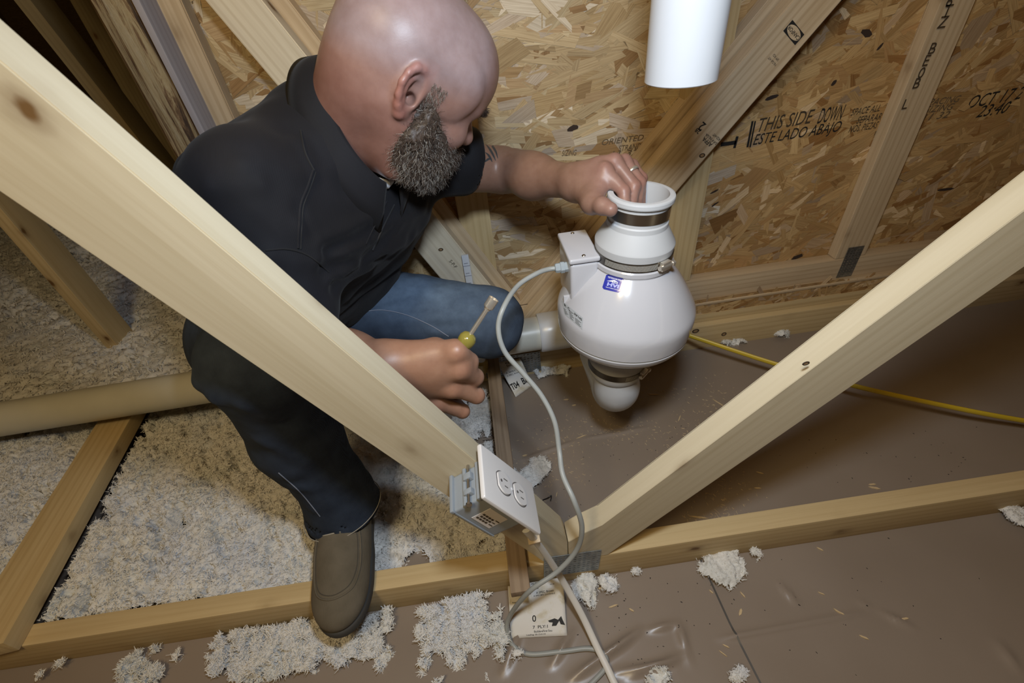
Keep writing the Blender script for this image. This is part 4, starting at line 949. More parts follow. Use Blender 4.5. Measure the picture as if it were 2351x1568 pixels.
# ================================================================== the man: signed-distance modelling meshed by surface nets
class Field:
    def __init__(s, lo, hi, h):
        s.lo = np.array(lo, float); s.h = h; s.n = np.ceil((np.array(hi)-s.lo)/h).astype(int)+1
        s.D = np.full(s.n, .5, np.float32)
        s.ax = [s.lo[i]+h*np.arange(s.n[i]) for i in range(3)]
    def box(s, lo, hi, pad):
        i0 = np.maximum(0, np.floor((np.array(lo)-pad-s.lo)/s.h).astype(int)); i1 = np.minimum(s.n, np.ceil((np.array(hi)+pad-s.lo)/s.h).astype(int)+1)
        if (i1 <= i0).any(): return None, None
        sl = tuple(slice(a, b) for a, b in zip(i0, i1))
        P = np.stack(np.meshgrid(*[s.ax[k][sl[k]] for k in range(3)], indexing='ij'), -1)
        return sl, P
    def put(s, f, lo, hi, k=.0, op='u'):
        sl, P = s.box(lo, hi, max(.012, 1.6*k)+.004)
        if sl is None: return
        d = f(P).astype(np.float32); D = s.D[sl]
        if op == 'u':
            if k > 0: hh = np.clip(.5+.5*(D-d)/k, 0, 1); s.D[sl] = D*(1-hh)+d*hh-k*hh*(1-hh)
            else: s.D[sl] = np.minimum(D, d)
        else:
            d = -d
            if k > 0: hh = np.clip(.5-.5*(D-d)/k, 0, 1); s.D[sl] = D*(1-hh)+d*hh+k*hh*(1-hh)
            else: s.D[sl] = np.maximum(D, d)
    def cone(s, a, b, ra, rb=None, k=.0, op='u'):
        rb = ra if rb is None else rb; a = np.array(a, float); b = np.array(b, float); R = max(ra, rb)
        ab = b-a; L = max(1e-9, ab@ab)
        def f(P):
            v = P-a; t_ = np.clip((v@ab)/L, 0, 1); return np.linalg.norm(v-t_[..., None]*ab, axis=-1)-(ra+(rb-ra)*t_)
        s.put(f, np.minimum(a, b)-R, np.maximum(a, b)+R, k, op)
    def ell(s, c, r, Rm=None, k=.0, op='u'):
        c = np.array(c, float); r = np.array(r, float); R = r.max()
        def f(P):
            v = P-c
            if Rm is not None: v = v@Rm
            k0 = np.linalg.norm(v/r, axis=-1); k1 = np.linalg.norm(v/(r*r), axis=-1)+1e-9
            return k0*(k0-1)/k1
        s.put(f, c-R, c+R, k, op)
    def poly(s, pts, rs, k=.0, op='u'):
        if not hasattr(rs, '__len__'): rs = [rs]*len(pts)
        for i in range(len(pts)-1): s.cone(pts[i], pts[i+1], rs[i], rs[i+1], k, op)
    def noise(s, amp, scale, seed=0, squash=None):
        m = np.abs(s.D) < .03
        I = np.argwhere(m); P = s.lo+I*s.h
        if squash is not None: P = P@squash
        s.D[m] += (amp*(vnoise3(P*scale, seed)-.5)).astype(np.float32)
    def mesh(s, smooth_it=2):
        D = s.D; S = D < 0; nx_, ny_, nz_ = D.shape
        c = [S[a:nx_-1+a, b:ny_-1+b, e:nz_-1+e] for a in (0, 1) for b in (0, 1) for e in (0, 1)]
        al = np.logical_and.reduce(c); an = np.logical_or.reduce(c); act = an & ~al
        I = np.argwhere(act); vid = -np.ones(act.shape, np.int64); vid[act] = np.arange(len(I))
        acc = np.zeros((len(I), 3)); cnt = np.zeros(len(I))
        offs = [np.array((a, b, e)) for a in (0, 1) for b in (0, 1) for e in (0, 1)]
        for i in range(8):
            for j in range(i+1, 8):
                o1, o2 = offs[i], offs[j]
                if np.abs(o1-o2).sum() != 1: continue
                d1 = D[tuple((I+o1).T)]; d2 = D[tuple((I+o2).T)]; m = (d1 < 0) != (d2 < 0)
                t_ = d1[m]/(d1[m]-d2[m]); acc[m] += o1+t_[:, None]*(o2-o1); cnt[m] += 1
        V = s.lo+(I+acc/cnt[:, None])*s.h; F = []
        for axs in range(3):
            o = np.zeros(3, int); o[axs] = 1; u, v = [k for k in range(3) if k != axs]
            sl1 = [slice(1, n-1) for n in D.shape]; sl1[axs] = slice(0, D.shape[axs]-1); sl2 = list(sl1); sl2[axs] = slice(1, D.shape[axs])
            A = S[tuple(sl1)]; B = S[tuple(sl2)]; E = np.argwhere(A != B)
            if not len(E): continue
            base = E+np.array([0 if k == axs else 1 for k in range(3)]); flip = A[tuple(E.T)]
            eu = np.zeros(3, int); eu[u] = 1; ev = np.zeros(3, int); ev[v] = 1
            q = np.stack([vid[tuple((base-eu-ev).T)], vid[tuple((base-ev).T)], vid[tuple(base.T)], vid[tuple((base-eu).T)]], -1)
            want = flip if axs != 1 else ~flip
            q[~want] = q[~want][:, ::-1]; F.append(q)
        F = np.vstack(F); F = F[(F >= 0).all(1)]
        for _ in range(smooth_it):
            A_ = np.zeros_like(V); C_ = np.zeros(len(V))
            for a, b in ((0, 1), (1, 2), (2, 3), (3, 0)):
                np.add.at(A_, F[:, a], V[F[:, b]]); np.add.at(C_, F[:, a], 1); np.add.at(A_, F[:, b], V[F[:, a]]); np.add.at(C_, F[:, b], 1)
            V = V*.5+.5*A_/np.maximum(C_, 1)[:, None]
        return V, F
nz = lambda v: np.array(v, float)/np.linalg.norm(v)
# ------------------------------------------------------------------ materials
t = NT('skin'); at = t.n('ShaderNodeVertexColor', layer_name='tint'); v = t.coords('Object', (1, 1, 1))
m1 = t.ramp(t.noise(v, 60, 4, .6), [(.3, (.90, .86, .84)), (.7, (1.07, 1.08, 1.08))])
t.l(t.mix(1.0, at.outputs[0], m1, 'MULTIPLY'), t.b.inputs['Base Color']); t.set(Roughness=.42)
t.b.inputs['Subsurface Weight'].default_value = .10; t.b.inputs['Subsurface Radius'].default_value = (.010, .004, .002); t.b.inputs['Subsurface Scale'].default_value = .5
t.b.inputs['Specular IOR Level'].default_value = .4
t.bump(t.noise(v, 700, 3, .6), .10, .0008); SKIN = t.m
t = NT('black_polo_knit'); v = t.coords('Object', (1, 1, 1)); wv = t.n('ShaderNodeTexWave', i_Scale=180.0, i_Distortion=.6, i_Detail=1.0); t.l(v, wv.inputs[0])
t.l(t.ramp(t.noise(v, 9, 3), [(.35, (.0085, .0085, .0105)), (.7, (.013, .013, .0165))]), t.b.inputs['Base Color']); t.set(Roughness=.78); t.b.inputs['Specular IOR Level'].default_value = .22; t.b.inputs['Sheen Weight'].default_value = .04; t.b.inputs['Sheen Roughness'].default_value = .5
t.bump(wv.outputs[1], .12, .0006); SHIRT = t.m
t = NT('blue_denim'); v = t.coords('Object', (1, 1, 1)); at = t.n('ShaderNodeVertexColor', layer_name='tint')
n1 = t.noise(t.coords('Object', (1, 1, 1)), 26, 5, .65); wv = t.n('ShaderNodeTexWave', i_Scale=260.0, i_Distortion=2.5, i_Detail=2.0); t.l(v, wv.inputs[0])
m1 = t.ramp(n1, [(.3, (.72, .72, .74)), (.7, (1.2, 1.2, 1.18))]); m2 = t.ramp(wv.outputs[1], [(.0, (.82, .82, .82)), (1., (1.15, 1.15, 1.15))])
t.l(t.mix(1., t.mix(1., at.outputs[0], m1, 'MULTIPLY'), m2, 'MULTIPLY'), t.b.inputs['Base Color']); t.set(Roughness=.85); t.b.inputs['Specular IOR Level'].default_value = .2
t.bump(wv.outputs[1], .25, .0006); DENIM = t.m
t = NT('olive_canvas'); v = t.coords('Object', (1, 1, 1)); wv = t.n('ShaderNodeTexWave', i_Scale=300.0, i_Distortion=.5); t.l(v, wv.inputs[0])
t.l(t.ramp(t.noise(v, 30, 4), [(.3, (.105, .088, .060)), (.7, (.140, .118, .084))]), t.b.inputs['Base Color']); t.set(Roughness=.9); t.bump(wv.outputs[1], .3, .0006); CANVAS = t.m
SOLE = plain('dark_sole', (.050, .048, .044, 1), .8, var=.15, bump=.3, bscale=400)
THREAD = plain('pale_thread', (.36, .33, .27, 1), .8); THREAD_B = plain('blue_grey_thread', (.22, .24, .30, 1), .8); DTHREAD = plain('dark_thread', (.07, .06, .045, 1), .9)
LINING = plain('denim_lining', (.22, .23, .24, 1), .9, var=.2)

man = empty('person', (-.38, .75, .09), 'bald bearded man in a black polo shirt and jeans crouching beside the white fan', 'person')

# ------------------------------------------------------------------ head in its own frame (f forward, l left, u up)
HC = np.array([-.062, .735, .856]); HS = 1.03
hf = nz((.685, .345, -.645)); hl = nz(np.array((-.29, .945, .15))-hf*(hf@np.array((-.29, .945, .15)))); hu = np.cross(hf, hl)
HM = np.stack([hf, hl, hu])                       # rows: local axes in world
h2w = lambda P: HC+HS*(np.asarray(P, float)@HM)
w2h = lambda P: ((np.asarray(P, float)-HC)@HM.T)/HS
CC0 = np.array([-.130, .728, .806]); c_e1 = nz(np.array((-.127, .690, .723))-np.array((-.180, .765, .880))); c_e2 = np.array((-.46, -.88, .14))
cn = nz(np.cross(-c_e1, c_e2)); c_e2 = nz(np.cross(cn, -c_e1))      # collar ring: centre, front, right side, axis
NECK = CC0-cn*.040-c_e1*.006
nk = w2h(NECK)
H = Field((-.165, -.135, -.165), (.135, .135, .125), .0024)
H.ell((-.006, 0, .030), (.100, .078, .080))
H.ell((-.036, 0, .010), (.070, .070, .076), k=.03)
H.ell((-.040, 0, -.030), (.056, .060, .060), k=.03)
H.ell((.048, 0, .034), (.060, .066, .064), k=.03)
H.ell((.040, 0, -.038), (.052, .060, .062), k=.03)
H.ell((.045, 0, -.068), (.046, .050, .036), k=.03)
H.ell((.076, 0, -.086), (.020, .027, .019), k=.02)
for s_ in (-1, 1):
    H.cone((-.004, s_*.058, -.052), (.068, s_*.024, -.086), .016, .014, k=.02)
    H.ell((.066, s_*.046, -.030), (.022, .018, .018), k=.022)
    H.cone((.095, s_*.014, .013), (.077, s_*.046, .013), .0125, .0105, k=.012)
    H.ell((.098, s_*.032, -.010), (.018, .018, .013), k=.012, op='s')
    H.ell((.0775, s_*.031, -.008), (.0135, .0135, .0125), k=.004)
    H.ell((.030, s_*.066, .020), (.030, .010, .030), k=.02)
H.cone((.094, 0, .000), (.116, 0, -.031), .0085, .0125, k=.012)
for s_ in (-1, 1):
    H.ell((.103, s_*.0115, -.035), (.011, .0075, .0085), k=.006)
    H.ell((.108, s_*.0065, -.0455), (.005, .0035, .004), k=.002, op='s')
H.ell((.092, 0, -.055), (.010, .022, .0055), k=.005); H.ell((.091, 0, -.065), (.010, .019, .0060), k=.005)
H.cone((.098, -.02, -.060), (.098, .02, -.060), .0022, k=.003, op='s')
# neck and its cords
H.cone((-.034, 0, -.050), nk, .058, .061, k=.03)
H.cone((-.052, 0, -.02), nk+np.array((-.012, 0, .012)), .046, .050, k=.03)
fr0 = w2h(CC0+c_e1*.060)
for s_ in (-1, 1): H.cone((-.030, s_*.054, -.040), fr0+np.array((.0, s_*.014, .0)), .016, .020, k=.025)
H.cone((.02, 0, -.06), fr0*.75+np.array((-.012, 0, -.006)), .034, .028, k=.03)
# ears
for s_ in (-1, 1):
    E0 = np.array((-.022, 0, -.012)); lat = lambda f_: s_*(.0745+.013*np.clip((.012-f_)/.033, 0, 1))
    ep = lambda f_, u_, dl=0: (E0[0]+f_*.92, lat(f_)+s_*dl, E0[2]+u_*.92)
    H.ell((E0[0]-.003, s_*.0765, E0[2]+.003), (.0195, .0075, .031), k=.006)
    H.ell((E0[0]-.001, s_*.0870, E0[2]+.005), (.0128, .0125, .0230), k=.004, op='s')
    helix = [ep(.013, .001), ep(.016, .014), ep(.011, .027), ep(.001, .034), ep(-.011, .032), ep(-.019, .022), ep(-.0215, .008), ep(-.018, -.008), ep(-.011, -.020)]
    H.poly(helix, [.0040, .0044, .0046, .0048, .0048, .0046, .0044, .0042, .0045], k=.003)
    H.poly([ep(-.011, -.020), ep(-.003, -.029, -.002), ep(.005, -.029, -.005), ep(.010, -.020, -.006)], [.0050, .0068, .0062, .004], k=.005)
    H.poly([ep(-.002, .022, -.004), ep(-.0115, .013, -.002), ep(-.0125, .000, -.002), ep(-.007, -.012, -.003), ep(.002, -.016, -.004)], .0034, k=.004)
    H.ell(ep(.0140, -.006, -.003), (.0040, .0035, .0062), k=.005)
    H.ell((E0[0]+.003, s_*.074, E0[2]-.006), (.0065, .014, .0075), k=.003, op='s')
    
V, F = H.mesh(2)
q = V
skin0 = np.array((.265, .150, .120)); C = np.tile(skin0, (len(V), 1))
scalp = np.clip((q[:, 2]*1.0-q[:, 0]*.25-.000)/.03, 0, 1)*np.clip((.080-q[:, 0])/.03, 0, 1)
C = C*(1-scalp[:, None])+np.array((.285, .208, .206))*scalp[:, None]
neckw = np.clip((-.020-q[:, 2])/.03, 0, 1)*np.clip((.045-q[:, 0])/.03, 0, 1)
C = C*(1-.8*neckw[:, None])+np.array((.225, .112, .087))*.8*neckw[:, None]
earw = np.clip((np.abs(q[:, 1])-.0795)/.004, 0, 1)*np.clip((-.002-q[:, 0])/.006, 0, 1)*np.clip((q[:, 0]+.055)/.006, 0, 1)*(np.abs(q[:, 2]+.012) < .045)
C = C*(1-.5*earw[:, None])+np.array((.33, .125, .095))*.5*earw[:, None]
lip = (np.abs(q[:, 2]+.0675) < .012)*(np.abs(q[:, 1]) < .024)*(q[:, 0] > .085)
C[lip > 0] = (.34, .14, .12)
stub = np.clip(.5-np.abs(q[:, 2]-.028+.2*q[:, 0])/.03, 0, .5)*(q[:, 0] < .03)
C = C*(1-.25*stub[:, None])
VV, FF, CC = [h2w(V)], [F], [C]; nv = len(V)

# ------------------------------------------------------------------ left arm and hand on the coupling rim
A = lambda *a: np.array(aty(*a))
LE = np.array([.062, .915, .652]); LW = np.array([.172, .735, .672])
G = Field((-.10, .60, .56), (.32, 1.01, .77), .0022)
SLp = np.array([-.17, .82, .735])
LE = LE+np.array((0, 0, -.006)); G.cone((-.09, .85, .700), LE, .050, .042, k=.01)
G.cone(LE, LE*.55+LW*.45+np.array((0, 0, -.003)), .038, .0365, k=.02)
G.cone(LE*.55+LW*.45+np.array((0, 0, -.003)), LW, .0355, .0260, k=.03)
fa = nz(LW-LE); G.cone(LE*.8+LW*.2+np.array((.0, .0, .012)), LE*.45+LW*.55+np.array((0, 0, .006)), .027, .022, k=.02)
mc = [A(1389, 392, .695), A(1411, 371, .712), A(1434, 372, .722), A(1450, 380, .732)]
pi_ = [A(1432, 440, .664), A(1456, 428, .680), A(1469, 419, .692), A(1474, 409, .706)]
di = [A(1434, 466, .652), A(1450, 462, .664), A(1464, 455, .676), A(1472, 440, .690)]
tp = [d_+np.array((.002, -.003, -.020)) for d_ in di]
wl_ = LW
for i in range(4):
    G.cone(wl_+(mc[i]-mc[1])*.45, mc[i]-np.array((0, 0, .004)), .017, .0125, k=.012)
G.cone(LW, LW*.4+mc[1]*.6, .028, .020, k=.02)
G.cone(LW*.3+mc[0]*.7-np.array((0, 0, .012)), LW*.3+mc[2]*.7-np.array((0, 0, .012)), .015, .015, k=.015)
rad = [.0105, .0105, .0098, .0088]
for i in range(4):
    r_ = rad[i]; G.ell(mc[i], (r_*1.12,)*3, k=.006)
    G.cone(mc[i], pi_[i], r_*1.05, r_*.98, k=.004); G.ell(pi_[i], (r_*1.03,)*3, k=.002); G.cone(pi_[i], di[i], r_*.95, r_*.85, k=.0025); G.cone(di[i], tp[i], r_*.85, r_*.72, k=.0025)
th = [LW+np.array((.012, -.022, -.006)), A(1360, 466, .660), A(1382, 473, .636), A(1402, 481, .622)]
G.cone(LW, th[1], .022, .0165, k=.016); G.cone(mc[0]-np.array((.006, .004, .014)), th[1], .012, .014, k=.014)
G.cone(th[1], th[2], .0145, .0125, k=.006); G.cone(th[2], th[3], .0125, .0108, k=.004); G.ell(th[2], (.0135,)*3, k=.003)
for i in range(3):      # tendons
    G.cone(LW*.5+mc[i+0]*.5+np.array((0, 0, .010)), mc[i]+np.array((0, 0, .005)), .005, .006, k=.008)
V, F = G.mesh(2); cut = V[:, 0] > -.085
def cut_mesh(V, F, m):
    F = F[m[F].all(1)]; u = np.unique(F); r_ = -np.ones(len(V), int); r_[u] = np.arange(len(u)); return V[u], r_[F]
V, F = cut_mesh(V, F, cut)
armc = lambda V, base: np.tile(np.array(base), (len(V), 1))
C = armc(V, (.245, .140, .098)); hand = np.clip((V[:, 0]-.165)/.03, 0, 1)[:, None]; C = C*(1-hand)+np.array((.29, .165, .128))*hand
for p in mc+pi_: C = C+(np.array((.05, -.005, -.005))*np.exp(-((V-p)**2).sum(1)/.010**2)[:, None])
VV.append(V); FF.append(F+nv); CC.append(C); nv += len(V)
LARM = (V, F)

# ------------------------------------------------------------------ right forearm and fist on the nut driver
RE = np.array([-.278, .535, .548]); RW = np.array(aty(890, 838, .482))
G = Field((-.40, .42, .40), (.03, .64, .72), .0022)
SR = np.array([-.285, .60, .775])
G.cone(SR*.35+RE*.65, RE, .044, .043, k=.01)
G.cone(RE, RE*.5+RW*.5, .046, .043, k=.02); G.cone(RE*.5+RW*.5, RW, .041, .0285, k=.02)
mc = [A(1050, 812, .464), A(1058, 850, .459), A(1040, 893, .460), A(1006, 928, .465)]
pi_ = [A(1078, 830, .480), A(1090, 866, .480), A(1094, 908, .474), A(1062, 944, .476)]
nd0 = A(1066, 789, .478); nd1 = A(1131, 690, .492); ndd = nz(nd1-nd0)
hb = nd0-ndd*.095
di = [p+np.array((-.010, .022, -.004)) for p in pi_]; tp = [p+np.array((-.022, .006, .000)) for p in di]
for i in range(4): G.cone(RW+(mc[i]-mc[1])*.5+np.array((0, .008, -.004)), mc[i]+np.array((-.004, .010, -.002)), .0190, .0150, k=.016)
G.cone(RW, RW*.35+mc[1]*.65+np.array((0, .012, -.004)), .027, .022, k=.02)
G.ell(A(985, 856, .476), (.042, .022, .038), k=.02)
G.cone(RW*.4+mc[1]*.6+np.array((0, .016, 0)), RW*.3+mc[3]*.7+np.array((0, .016, 0)), .020, .018, k=.015)
rad = [.0128, .0132, .0125, .0112]
for i in range(4):
    r_ = rad[i]; G.ell(mc[i]+np.array((-.003, .006, -.002)), (r_*1.04,)*3, k=.012)
    G.cone(mc[i]+np.array((0, .004, 0)), pi_[i], r_*1.05, r_, k=.007); G.ell(pi_[i], (r_*1.02,)*3, k=.002); G.cone(pi_[i], di[i], r_*.97, r_*.88, k=.002); G.cone(di[i], tp[i], r_*.88, r_*.75, k=.002)
thR = [RW+np.array((.03, .02, .02)), A(1000, 800, .492), A(1040, 812, .497), A(1066, 826, .499)]
G.poly(thR[1:], [.0150, .0125, .0105], k=.010)
V, F = G.mesh(2)
C = armc(V, (.285, .155, .100))
for p in mc+pi_: C = C+(np.array((.05, -.005, -.005))*np.exp(-((V-p)**2).sum(1)/.010**2)[:, None])
VV.append(V); FF.append(F+nv); CC.append(C); nv += len(V)
V = np.vstack(VV); F = np.vstack(FF); C = np.clip(np.vstack(CC), 0, 1)
me = np_mesh('body', V, F); vcol(me, 'tint', C); body = mesh_obj('body', me, SKIN, man)
bvB = bvh_of(body)

# ------------------------------------------------------------------ beard, brows, eyes
def hair(name, roots, dirs, ln, wd, cols, parent, curl=.35, seed=2, segs=4):
    r = np.random.default_rng(seed); V, F, T = [], [], []
    for p, d, l_, c_ in zip(roots, dirs, ln, cols):
        d = nz(d); s_ = nz(np.cross(d, r.normal(0, 1, 3))); b_ = np.cross(d, s_); k0 = len(V)
        ph = r.uniform(0, 6.28); amp = curl*l_*r.uniform(.4, 1.2)
        for k in range(segs+1):
            t_ = k/segs; c = p+d*l_*t_+(s_*math.cos(ph+t_*3.6)+b_*math.sin(ph+t_*3.6))*amp*t_
            w_ = wd*(1-.75*t_)
            for a in range(3): an = 2.094*a; V.append(c+(s_*math.cos(an)+b_*math.sin(an))*w_); T.append(c_)
        for k in range(segs):
            for a in range(3): F.append((k0+3*k+a, k0+3*k+(a+1) % 3, k0+3*k+3+(a+1) % 3, k0+3*k+3+a))
    me = np_mesh(name, np.array(V), np.array(F)); vcol(me, 'tint', np.array(T)); return mesh_obj(name, me, HAIR, parent)
t = NT('hair'); at = t.n('ShaderNodeVertexColor', layer_name='tint'); t.l(at.outputs[0], t.b.inputs['Base Color']); t.set(Roughness=.5); t.b.inputs['Specular IOR Level'].default_value = .3; HAIR = t.m
B = Field((-.07, -.10, -.17), (.14, .10, .02), .0026)
for s_ in (-1, 1):
    B.poly([(.006, s_*.0680, .004), (.014, s_*.0695, -.030), (.014, s_*.0660, -.058), (.042, s_*.052, -.088), (.080, s_*.024, -.104)], [.0035, .0095, .0150, .0190, .0190], k=.016)
    B.poly([(.026, s_*.0660, -.034), (.050, s_*.0590, -.046), (.072, s_*.044, -.058), (.092, s_*.027, -.066)], [.0080, .0095, .0105, .009], k=.016)
    B.poly([(.008, s_*.0600, -.068), (.010, s_*.0570, -.080), (.026, s_*.051, -.092), (.060, s_*.038, -.102)], [.0125, .0155, .019, .021], k=.016)
    B.poly([(.004, s_*.0680, -.058), (.009, s_*.0700, -.046), (.015, s_*.0715, -.028)], [.0090, .0095, .0080], k=.014)
    B.poly([(.034, s_*.0600, -.055), (.062, s_*.046, -.072), (.088, s_*.025, -.084)], [.014, .015, .014], k=.016)
    B.poly([(.109, s_*.006, -.048), (.101, s_*.021, -.054), (.092, s_*.031, -.070), (.086, s_*.026, -.090)], [.0055, .0065, .008, .012], k=.010)
B.ell((.076, 0, -.098), (.030, .034, .024), k=.02)
B.noise(.008, 110, 3); B.noise(.006, 260, 4)
V, F = B.mesh(1)
me = np_mesh('beard', h2w(V), F); nn = vnoise3(V*150, 2)[:, None]
vcol(me, 'tint', np.array((.050, .036, .028))*(.7+.8*nn)); beard = mesh_obj('beard', me, HAIR, man)
r = np.random.default_rng(8); nrm = np.zeros(len(V)*3, np.float32); me.vertices.foreach_get('normal', nrm); nrm = nrm.reshape(-1, 3)
sel = r.integers(0, len(V), 13000); loc = V[sel]; down = (-hu*.9+hf*.15)
g_ = np.clip((-loc[:, 2]-.04)/.07, 0, 1)
cols = np.where((r.random(13000) < .16+.40*g_)[:, None], np.array((.42, .38, .33))*r.uniform(.6, 1.1, (13000, 1)), np.array((.075, .050, .036))*r.uniform(.6, 1.5, (13000, 1)))
tag(hair('beard_hairs', h2w(loc)-nrm[sel]*.001, nrm[sel]*.95+down+r.normal(0, .40, (13000, 3)), r.uniform(.006, .013, 13000), .00034, cols, beard), kind='stuff')
rb_, db_ = [], []
for s_ in (-1, 1):
    for _ in range(260):
        t_ = r.random(); p = np.array((.111-.026*t_**1.6, s_*(.012+.036*t_), .010+.006*math.sin(t_*2.6)+r.normal(0, .0028)))
        rb_.append(h2w(p)); db_.append(hf*.5+hl*s_*.9+hu*.35+r.normal(0, .15, 3))
tag(hair('eyebrows', rb_, db_, r.uniform(.006, .011, 520), .00035, np.array((.07, .045, .032))*r.uniform(.6, 1.5, (520, 1)), man, .15, 5, 3), kind='stuff')
# light stubble at the temple in front of the ear
n_ = 500; rb_, db_ = [], []
for _ in range(n_):
    p = np.array((r.uniform(-.004, .016), -.073, r.uniform(-.030, .014))); d_ = nz(HC-h2w(p)); h = bvB.ray_cast(Vector(h2w(p)-d_*.03), Vector(d_))
    if h[0] is not None: rb_.append(np.array(h[0])); db_.append(np.array(h[1])*.4-hu+hf*.2)
n_ = len(rb_); tag(hair('sideburn', rb_, db_, r.uniform(.003, .006, n_), .0003, np.where((r.random(n_) < .4)[:, None], np.array((.30, .26, .22)), np.array((.10, .07, .05))), man, .2, 6, 2), kind='stuff')
EYEW = plain('eye_white', (.75, .72, .70, 1), .15); IRIS = plain('iris', (.06, .05, .04, 1), .1)
for s_ in (-1, 1):
    ec = h2w((.0795, s_*.031, -.009)); m = frame(ec, (0, 0, 1), z=hf)
    e = bm_obj('eye', lathe([(0, -.0125)]+[(.0125*math.sin(a), -.0125*math.cos(a)) for a in np.linspace(.2, 2.9, 14)]+[(0, .0125)], 24), EYEW, man, m, smooth=True)
    bm_obj('iris', lathe([(0, .0130), (.003, .0128), (.0056, .0114), (.0056, .0108)], 20), IRIS, e, m, smooth=True)
# wedding ring
rp, rq = A(1434, 372, .722), A(1469, 419, .692); rd = nz(rq-rp); rc = rp*.52+rq*.48
bm_obj('ring', lathe([(.0108, -.0030), (.0119, -.0026), (.0122, 0), (.0119, .0026), (.0108, .0030)], 36, True), CHROME, man, frame(rc, np.cross(rd, (0, 0, 1)), z=rd), smooth=True)
# tattoo: tapered dark strokes on the upper arm below the sleeve
TAT = plain('tattoo_ink', (.040, .045, .048, 1), .5)
bm = bmesh.new()
for (pts) in ([(1118, 322), (1128, 332), (1138, 348), (1143, 364)], [(1116, 332), (1124, 342), (1132, 356), (1138, 369)], [(1114, 350), (1121, 356), (1126, 364), (1130, 372)], [(1113, 372), (1120, 366), (1128, 364)]):
    sp_ = spline([np.array((*p, 0.)) for p in pts], 5); L_, R_ = [], []
    for i, p in enumerate(sp_):
        d_ = sp_[min(i+1, len(sp_)-1)]-sp_[max(i-1, 0)]; d_ /= np.linalg.norm(d_)+1e-9; w_ = 2.4*math.sin(math.pi*min(.95, (i+1)/(len(sp_)+1)))
        a = on_surface(bvB, p[0]-d_[1]*w_, p[1]+d_[0]*w_, .0004); b = on_surface(bvB, p[0]+d_[1]*w_, p[1]-d_[0]*w_, .0004)
        if a is not None and b is not None: L_.append(bm.verts.new(a)); R_.append(bm.verts.new(b))
    for i in range(len(L_)-1): bm.faces.new((L_[i], L_[i+1], R_[i+1], R_[i]))
bm_obj('tattoo', bm, TAT, body, smooth=True)

# ------------------------------------------------------------------ shirt
PC = np.array([-.42, .84, .44]); HR = np.array([-.470, .760, .44]); HLp = np.array([-.37, .89, .42]); KR = np.array([-.338, .522, .565]); KL = np.array([-.015, .80, .365])
S = Field((-.62, .46, .33), (.06, 1.0, .92), .0046)
S.cone((-.285, .665, .685), (-.185, .83, .655), .115, .105)
S.cone((-.37, .71, .57), (-.27, .86, .54), .112, .108, k=.08)
S.cone((-.425, .78, .50), (-.35, .88, .48), .112, .108, k=.08)
S.cone((-.225, .735, .785), SR+np.array((.005, .02, -.012)), .072, .062, k=.05)
S.cone((-.215, .76, .775), SLp, .070, .058, k=.05)
S.cone((-.33, .72, .72), (-.40, .79, .58), .10, .105, k=.07)
S.cone(CC0-cn*.075, CC0-cn*.11+c_e1*.02, .079, .09, k=.04)
# sleeves
RS = SR*.30+RE*.70; S.cone(SR, RS, .070, .066, k=.035)
LS = np.array((-.020, .877, .688)); S.cone(SLp, LS, .066, .064, k=.03)
# folds: drag lines from the armpits, across the belly, along the sleeve
def fold(p, q, r0=.010, k=.022, s_=S): s_.poly(spline([p, (np.array(p)+np.array(q))/2+rng.normal(0, .012, 3), q], 4), r0, k=k)
bvS0 = None
V0, F0 = S.mesh(1); bv0 = BVHTree.FromPolygons([Vector(v) for v in V0], [tuple(int(i) for i in f) for f in F0])
def sp(px, py, off=0.0):
    s = on_surface(bv0, px, py, off); return None if s is None else np.array(s)
for a, b, r0 in (((745, 560), (850, 500), .010), ((740, 600), (840, 560), .010), ((700, 520), (760, 640), .009), ((765, 640), (850, 610), .010), ((780, 655), (920, 560), .011), ((800, 680), (945, 545), .009), ((860, 560), (930, 480), .007),
                 ((690, 330), (720, 400), .006), ((560, 380), (690, 400), .006), ((480, 430), (600, 420), .006), ((620, 590), (740, 610), .008), ((900, 520), (975, 470), .006)):
    p, q_ = sp(*a, -.006), sp(*b, -.006)
    if p is not None and q_ is not None: S.cone(p, q_, r0, r0*.7, k=.016)
for a, b, r0 in (((750, 575), (845, 530), .007), ((770, 660), (880, 590), .008), ((745, 618), (800, 600), .007), ((690, 480), (715, 540), .005), ((835, 600), (905, 520), .006)):
    p, q_ = sp(*a, .004), sp(*b, .004)
    if p is not None and q_ is not None: S.cone(p, q_, r0, r0*.6, k=.012, op='s')
S.noise(.007, 16, 2); S.noise(.0035, 38, 5)
# openings: neck, and the sleeves cut off square
def half(s_, c, n, R, k=0):      # remove what lies past the plane c,n near c
    c = np.array(c, float); n = nz(n)
    s_.put(lambda P: np.maximum(-((P-c)@n), np.linalg.norm(P-c, axis=-1)-R), c-R, c+R, k, 's')
rdir = nz(RE-SR); half(S, RS+rdir*.028, rdir, .10); ldir = nz(LE-np.array((-.09, .85, .705))); half(S, LS+ldir*.026, ldir, .085)
S.cone(RS+rdir*.004, RS+rdir*.06, .056, .057, op='s'); S.cone(LS+ldir*.004, LS+ldir*.06, .054, .054, op='s')
S.cone(CC0-cn*.045, CC0+cn*.12, .070, .080, op='s')
V, F = S.mesh(2); me = np_mesh('polo_shirt', V, F); shirt = mesh_obj('polo_shirt', me, SHIRT, man)
bvSh = bvh_of(shirt)
